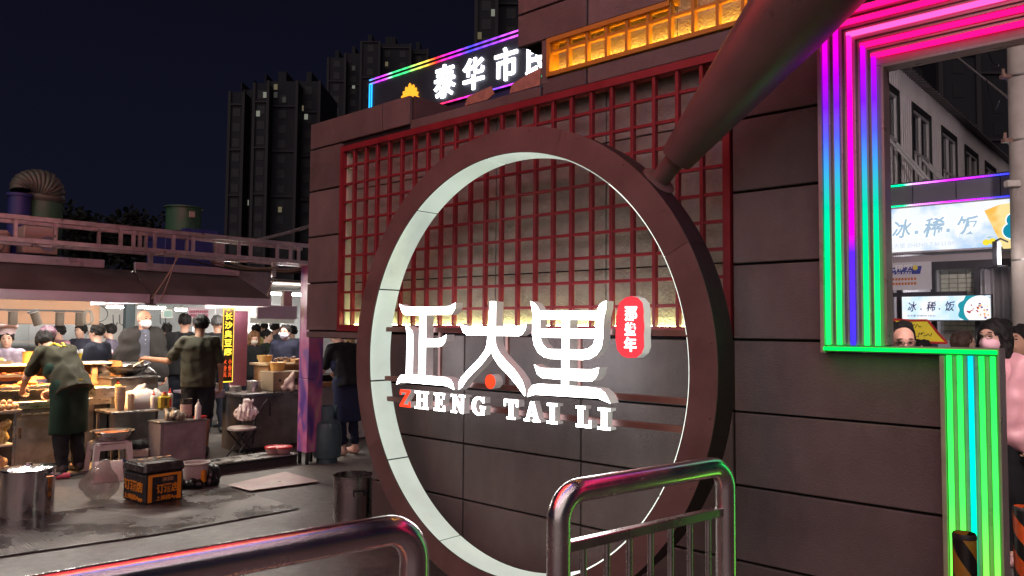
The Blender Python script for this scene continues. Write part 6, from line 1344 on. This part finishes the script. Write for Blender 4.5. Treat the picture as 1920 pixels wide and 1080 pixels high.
for lab, px0, px1, b, py in (('long white tube left of the bald man', 203, 233, 4.6, 577), ('long white tube right of the bald man', 262, 310, 4.6, 578), ('white tube above the monitor', 330, 350, 4.8, 582), ('far white tube above the women', 472, 500, 6.2, 600), ('far white tube behind the masked woman', 520, 548, 6.4, 604)):
    a0, z0 = sa(px0, py, b); a1, _ = sa(px1, py, b); tube_lamp(lab, a0, a1, b, z0)
bks = sth('back_stall', 'bright back stall with pale walls, menus and hooks', 'stall'); 
for k in range(14):
    MB().box(-3.6+k*.9, -2.705+k*.9, 6.9, 6.93, 0, 2.6).obj('wall_panel', mat('back_panel_%d' % (k % 3), [(.70, .71, .74), (.74, .72, .70), (.62, .66, .68)][k % 3], .5, var=.12, scale=4), bks)
MB().box(-3.6, 3.5, 4.75, 5.2, 0, .98, .005).obj('counter', mat('back_counter', (.55, .52, .5), .5, var=.1), bks); MB().box(-3.6, 3.5, 4.7, 5.25, .98, 1.02).obj('counter_top', whitep, bks)
MB().box(-3.6, 3.5, 6.2, 6.5, 1.3, 1.33).obj('shelf', whitep, bks)
for px0, px1, py0, py1, c in ((430, 418, 575, 610, (.6, .5, .6)), (352, 392, 577, 597, (.66, .5, .58)), (404, 416, 578, 588, (.75, .75, .8)), (470, 552, 598, 606, (.5, .48, .45))):
    a0, z0 = sa(px0, py1, 4.4); a1, z1 = sa(px1, py0, 4.4); o = MB().box(min(a0, a1), max(a0, a1), 4.4, 4.42, min(z0, z1), max(z0, z1)).obj('menu_board', mat('menu_%d' % px0, c, .5, var=.15, scale=30), bks)
for k in range(18):
    a0, z0 = sa(355+k % 9*4, 582+(k//9)*7, 4.39); MB().box(a0, a0+.022, 4.385, 4.398, z0-.04, z0).obj('menu_entry', mat('menu_ink', (.45, .1, .16), .6), bks)
for px in (212, 224, 236, 300, 310): a0, z0 = sa(px, 590, 4.9); MB().tube([(a0, 4.9, z0), (a0+.01, 4.9, z0-.14), (a0+.05, 4.9, z0-.17), (a0+.07, 4.9, z0-.12)], .009, 6).obj('hook', blackp, bks)
a0, _ = sa(236, 600, 3.9); MB().box(a0-.0, a0+.13, 3.9, 4.0, 0, 2.2).obj('column', mat('column_teal', (.05, .07, .08), .5), bks)
mo = sth('small_monitor', 'small pale monitor hung between the bald man and the black shirt', 'monitor'); a0, z0 = sa(305, 597, 3.6); a1, z1 = sa(325, 580, 3.6); MB().box(a0, a1, 3.6, 3.66, z0, z1, .006).obj('case', whitep, mo); MB().box(a0+.02, a1-.02, 3.592, 3.599, z0+.02, z1-.02).obj('screen', glow('monitor_screen', (.45, .6, .5), .9), mo)
# row of drinks
cupm = mat('clear_cup', (.70, .70, .70), .15, alpha=.55); lidm = mat('dome_lid', (.75, .75, .77), .15, alpha=.8)
dcol = [mat('drink_red', (.55, .04, .05), .3), mat('drink_yellow', (.75, .55, .06), .3), mat('drink_green', (.20, .42, .10), .3), mat('drink_pink', (.6, .16, .22), .3)]
ORD = 'first second third fourth fifth sixth seventh eighth ninth tenth eleventh twelfth thirteenth fourteenth fifteenth'.split()
names = ['red', 'yellow', 'green', 'pink']
for k in range(15):
    a0, _ = sa(128+k*6.6, 660, 4.5); i = (0, 1, 1, 2, 0, 3, 1, 0, 2, 0, 3, 0, 0, 1, 3)[k]; b = 4.8+.14*(k % 2)
    d = thing('iced_drink', '%s iced drink, %s cup from the left in the back row' % (names[i], ORD[k]), 'drink', S(a0, b, 1.021), 0, 'domed iced drinks in the back row')
    MB().lathe([(.001, .004), (.036, .004), (.047, .15), (.001, .15)], 16).obj('drink', dcol[i], d); MB().lathe([(.05, .152), (.049, .175), (.035, .20), (.001, .21)], 16).obj('dome_lid', lidm, d)

# ================================================================== people
TOCAM = lambda p: heading(-p.x, -p.y)
def lookpx(p, right): return heading(right*1.0, 0)
olive = cloth('olive', (.050, .046, .030)); apg = cloth('apron_green', (.012, .035, .024)); black = cloth('black', (.013, .013, .015)); navy_ = cloth('navy', (.016, .018, .030)); white_m = mat('mask_white', (.72, .72, .76), .7); lav = cloth('lavender', (.48, .40, .52)); sk1 = skin_mat(); sk2 = skin_mat('skin_tan', (.36, .18, .11)); sk3 = skin_mat('skin_pale', (.58, .34, .26))
def base(px, b=None, py=None, z=0):
    if py: return gp(px, py)
    p = sp(px, 700, b); return Vector((p.x, p.y, 0))
# bending cook
p = gp(128, 886); yl_ = mat('strap_yellow', (.70, .45, .03), .6)
def v1x(root, T, Hd, da, shirt):
    MB().box(-.03, .03, -.135, -.12, .98, 1.01).obj('apron_knot', yl_, root)
fdir = heading(-.93, .36)
person('cook in olive tee and green apron bending over the grill', (p.x, p.y, 0), fdir, 1.70, lean=.62, head=(.0, .25, 0), top=olive, bottom=cloth('dark_jeans', (.018, .022, .026)), skin=sk1, apron=(apg, yl_), mask=white_m, h=.011, build=1.0, hem=.86,
       arms={1: ((.23, .36, 1.00), (.18, .55, .84), .8, (-.4, -.2, -.6)), -1: ((-.24, .38, 1.02), (-.10, .62, .88), .9, (.4, -.2, -.6))}, extra=v1x, seed=3)
tong_p = S(-2.05, 2.02, .77)
tg = thing('cooking_tongs', 'steel tongs in the hand of the bending cook', 'tongs', tong_p, ROT_S+.4); MB().tube([(0, 0, 0), (.16, .01, .02), (.26, .0, .0)], .006, 6).obj('arm', satin, tg); MB().tube([(0, 0, .03), (.16, .01, .035), (.26, .0, .008)], .006, 6).obj('arm', satin, tg)
# second cook, arm stretched over the wok
p = S(-.60, 1.46); f2_ = heading(-.36, .93)
wkp = S(-1.0, 2.05, 1.16)
def loc_of(root_loc, f, sc, P): q = Matrix.Rotation(-f, 4, 'Z') @ (Vector(P)-Vector(root_loc)); return np.array(q)/sc
H2 = 1.72; wl = loc_of((p.x, p.y, 0), f2_, H2/1.7, sp(276, 672, 1.95)); el_ = loc_of((p.x, p.y, 0), f2_, H2/1.7, sp(316, 677, 1.68))
person('cook in olive tee seen from behind, arm stretched over the wok', (p.x, p.y, 0), f2_, H2, head=(.55, .05, 0), top=olive, bottom=cloth('black_shorts', (.012, .013, .016)), leg_len='short', skin=sk2, mask=white_m, h=.011, build=1.0, hem=.84, twist=.1,
       arms={-1: (tuple(el_), tuple(wl), .9, (.2, 0, -1)), 1: ((.25, -.03, 1.10), (.255, .03, .86))}, seed=8)
ld_ = thing('ladle', 'steel ladle held over the wok by the second cook', 'ladle', sp(276, 672, 1.95)); e_ = S(-1.22, 2.15, 1.02)-sp(276, 672, 1.95)
MB().tube([tuple(-e_*.12), tuple(e_*.55), tuple(e_)], .007, 8).obj('shaft', satin, ld_); MB().ell(tuple(e_), (.05, .05, .02), 14, 8).obj('bowl', satin, ld_)
# bald man
p = base(266, b=2.75)
def jk(root, T, Hd, da, shirt):
    cj = cloth('charcoal_jacket', (.030, .026, .025))
    for s in (-1, 1):
        sdf_obj('jacket_side', [('c', T(s*.13, 0, 1.31), T(s*.135, 0, .86), .135, .15, .05), ('c', T(s*.05, -.01, 1.34), T(s*.06, -.01, .86), .13, .145, .05), ('c', T(s*.14, 0, 1.385), da[s][0], .092, .080, .03), ('c', da[s][0], da[s][0]+(da[s][1]-da[s][0])*.9, .068, .054, .02), ('c', T(s*.07, -.04, 1.46), T(0, -.06, 1.45), .035, .04, .03)], cj, root, .011, wr=.018, wf=20, seed=4+s,
                cuts=[(T(0, 0, .80), (0, 0, -1)), (T(s*.052, 0, 0), (-s, 0, 0))])
    for k in range(3): MB().ell(tuple(T(0, .125, 1.38-k*.05)), (.006, .004, .006), 8, 6).obj('button', white_m, shirt)
person('bald man with white mask in a dark jacket and grey polo', (p.x, p.y, 0), heading(.62, -.78), 1.80, head=(.35, .0, 0), top=cloth('slate_polo', (.10, .10, .13)), skin=skin_mat('skin_rosy', (.55, .26, .17)), hair=(None, None), mask=white_m, build=.98, sleeve='short', extra=jk, seed=6)
# customers along the counter
p = base(343, b=3.15)
def prn(root, T, Hd, da, shirt):
    for x, z, r_ in ((.03, 1.28, .035), (.075, 1.285, .03), (.05, 1.24, .03)): MB().tube([T(x, -.128, z), T(x, -.136, z)], r_, 14).obj('shirt_print', white_m, shirt)
    for k in range(3): MB().box(-.01, .01, -.132, -.126, 1.10+.05*k, 1.135+.05*k).warp(lambda x, y, z: tuple(T(x-.06, y, z))).obj('shirt_print', white_m, shirt)
person('man in black tee with white back print beside the second cook', (p.x, p.y, 0), heading(-.25, 1), 1.76, top=black, sleeve='short', hair=('crop', HAIRM), skin=sk1, extra=prn, build=1.05, detail=False, seed=11)
p = base(182, b=3.15); person('young man with glasses and dark navy top in profile', (p.x, p.y, 0), heading(-1, .1), 1.60, head=(.1, .15, 0), top=navy_, sleeve='long', skin=sk3, glasses=True, arms={-1: ((-.2, .05, 1.12), (-.1, .25, 1.05), .8)}, seed=12)
p = base(10, b=3.0); person('stall worker in a tall chef hat at the left edge', (p.x, p.y, 0), heading(.5, -.85), 1.52, top=lav, sleeve='long', skin=sk3, hat=cloth('hat_mauve', (.42, .33, .36)), seed=13)
p = base(88, b=3.2); person('purple haired customer in lavender shirt hidden behind the cook', (p.x, p.y, 0), heading(-.6, -.6), 1.56, top=lav, sleeve='long', hair=('short', mat('purple_hair', (.09, .035, .06), .5, var=.3, scale=50)), skin=sk3, detail=False, seed=14)
p = base(405, b=3.3); person('grey haired man in dark tee left of the vertical sign', (p.x, p.y, 0), heading(-.3, .95), 1.75, top=cloth('black2', (.02, .02, .024)), hair=('crop', mat('grey_hair', (.09, .085, .09), .6, var=.3, scale=60)), skin=sk1, detail=False, seed=17)
p = base(420, b=3.9); person('person in pale lilac shirt behind the grey haired man', (p.x, p.y, 0), heading(-.9, -.3), 1.60, top=cloth('lilac', (.45, .38, .50)), skin=sk3, detail=False, seed=18)
p = base(534, b=2.75); person('woman in navy tee with white mask facing the street', (p.x, p.y, 0), heading(-.05, -1), 1.62, top=cloth('navy_tee', (.016, .017, .035)), skin=sk3, hair=('bun', HAIRM), mask=mat('mask_lilac', (.66, .62, .78), .7), head=(-.1, 0, 0), seed=19)
p = base(474, b=3.9); person('brown haired woman with mask in black by the pink partition', (p.x, p.y, 0), heading(.5, -.8), 1.50, top=black, sleeve='long', skin=sk3, hair=('bob', mat('brown_hair', (.16, .07, .03), .5, var=.3, scale=60, bump=.4)), mask=mat('mask_cream', (.7, .6, .5), .7), detail=False, head=(0, .3, 0), seed=20)
p = base(497, b=4.1); person('woman in dark green jacket with black hair in profile', (p.x, p.y, 0), heading(.95, -.1), 1.53, top=cloth('dark_green', (.022, .035, .022)), sleeve='long', skin=sk3, hair=('bun', HAIRM), detail=False, head=(0, .2, 0), seed=21)
for i, (px, b, H, c, f, lab) in enumerate(((478, 5.9, 1.62, (.3, .26, .1), .2, 'distant shopper in mustard top under the far tube'), (492, 6.1, 1.66, (.05, .05, .06), 2.5, 'distant shopper in black nearest the far tube'), (512, 6.0, 1.68, (.08, .09, .12), -.6, 'distant shopper in slate shirt behind the masked woman'), (548, 5.6, 1.6, (.25, .3, .4), 1.2, 'distant shopper in pale blue beside the corner post'), (205, 5.6, 1.6, (.12, .10, .14), 2.0, 'distant shopper in plum behind the drinks'), (310, 5.8, 1.62, (.3, .28, .3), .4, 'distant shopper in light grey below the monitor'), (150, 5.9, 1.6, (.06, .06, .09), 3.0, 'distant shopper in dark blue far behind the drinks'), (110, 5.7, 1.58, (.4, .2, .25), 2.6, 'distant shopper in rose beyond the heat lamps'))):
    p = base(px, b=b); person(lab, (p.x, p.y, 0), f, H, top=cloth('far_%d' % i, c), skin=sk3, detail=False, h=.018, seed=30+i)
# person bending by the gas cylinder
p = gp(652, 852); person('person in black hooded top and navy trousers bending by the gas cylinder', (p.x, p.y, 0), heading(-.75, .62), 1.66, lean=.34, head=(.1, .35, 0), top=black, sleeve='short', bottom=cloth('navy_slacks', (.012, .015, .035)), leg_len='ankle', skin=sk3, shoes=mat('pink_sandal', (.55, .30, .25), .5), hair=('bun', HAIRM), arms={-1: ((-.24, .25, 1.06), (-.22, .46, .97), .7), 1: ((.24, .22, 1.08), (.2, .44, 1.0), .7)}, h=.011, seed=40, apron=(cloth('apron_navy', (.02, .025, .06)), black))
p = base(655, b=4.6); person('light haired woman in blue denim seen from behind under the wall', (p.x, p.y, 0), heading(.2, 1), 1.42, top=cloth('denim', (.20, .30, .55)), sleeve='long', skin=sk3, hair=('long', mat('blonde_hair', (.30, .17, .08), .5, var=.4, scale=60, bump=.4)), detail=False, seed=41)
# ---- people beyond the gate
def gate_person(px, pyt, Y, **k):
    q = at(px, pyt, Y); return q
q = at(1690, 607, 5.1); person('man with thin framed glasses looking down behind the green LED ledge', (q.x, q.y, 0), heading(-q.x*.6+.1, -q.y*.7), q.z, head=(.15, .22, 0), top=cloth('man_dark', (.03, .03, .04)), skin=skin_mat('skin_flush', (.62, .33, .25)), hair=('receding', HAIRM), glasses=True, h=.010, build=1.1, seed=50)
q = at(1802, 622, 8.0); person('long haired woman in striped top looking right by the counter', (q.x, q.y, 0), heading(.95, -.35), q.z, top=cloth('white_stripe', (.5, .5, .5)), sleeve='long', skin=sk3, hair=('long', mat('dark_brown_hair', (.06, .028, .018), .5, var=.4, scale=60, bump=.4)), h=.011, seed=51,
       extra=lambda root, T, Hd, da, shirt: [sdf_obj('stripe', [('c', T(-.09, 0, z), T(.09, 0, z), .128, .128, .02), ('c', T(-.13, -.005, z+.01), T(.13, -.005, z+.01), .09, .09, .02)], black, shirt, .012, cuts=[(T(0, 0, z+.014), (0, 0, 1)), (T(0, 0, z-.014), (0, 0, -1))]) for z in (1.39, 1.33, 1.27, 1.21)])
q = at(1728, 640, 7.0); person('dark haired person with mask behind the man with glasses', (q.x, q.y, 0), heading(-.5, -.8), q.z, top=cloth('plum_dark', (.03, .02, .03)), sleeve='long', skin=sk3, mask=white_m, detail=False, seed=52)
q = at(1881, 603, 7.2); person('black haired passer-by right behind the woman in pink', (q.x, q.y, 0), heading(.1, 1), q.z, top=black, skin=sk3, detail=False, seed=53)
q = at(1921, 612, 6.3); person('man in black at the right edge turned left', (q.x, q.y, 0), heading(-.9, -.2), q.z, top=cloth('black3', (.012, .012, .014)), skin=sk1, sleeve='long', seed=54)
q = at(1864, 602, 5.5); pink = mat('pink_satin', (.72, .36, .40), .45, var=.10, scale=5, bump=.15, bscale=40); tee = cloth('pink_tee', (.72, .34, .38))
def pj(root, T, Hd, da, shirt):
    for s in (-1, 1):
        sdf_obj('jacket_front', [('c', T(s*.13, -.01, 1.33), T(s*.125, 0, .90), .115, .125, .05)]+[('c', T(s*.15, 0, 1.38), da[s][0], .082, .074, .03), ('c', da[s][0], da[s][0]+(da[s][1]-da[s][0])*.95, .074, .058, .02), ('c', T(s*.12, -.02, 1.36), T(0, -.05, 1.40), .09, .07, .03)], pink, root, .009, wr=.022, wf=20, seed=60+s, cuts=[(T(0, 0, .78), (0, 0, -1)), (T(s*.055, 0, 0), (-s, .25, 0))])
    o = MB().box(-.022, .022, 0, .004, -.018, .018).obj('chest_badge', mat('badge_grey', (.35, .2, .24), .6), root); o.location = tuple(T(.15, .125, 1.27))
person('woman in pink satin jacket and pink mask walking past the gate', (q.x, q.y, 0), heading(-.80, -.60), q.z, head=(-.15, .0, 0), top=tee, sleeve='short', bottom=cloth('black_wide_trousers', (.010, .010, .012)), skin=sk3, hair=('bob', HAIRM), mask=mat('mask_pink', (.74, .44, .50), .7), glasses=True, extra=pj, hem=.98, h=.009, shoes=mat('pink_trainer', (.6, .35, .34), .5), seed=55, arms={-1: ((-.25, -.03, 1.12), (-.26, .05, .88)), 1: ((.25, -.03, 1.12), (.26, .05, .88))})
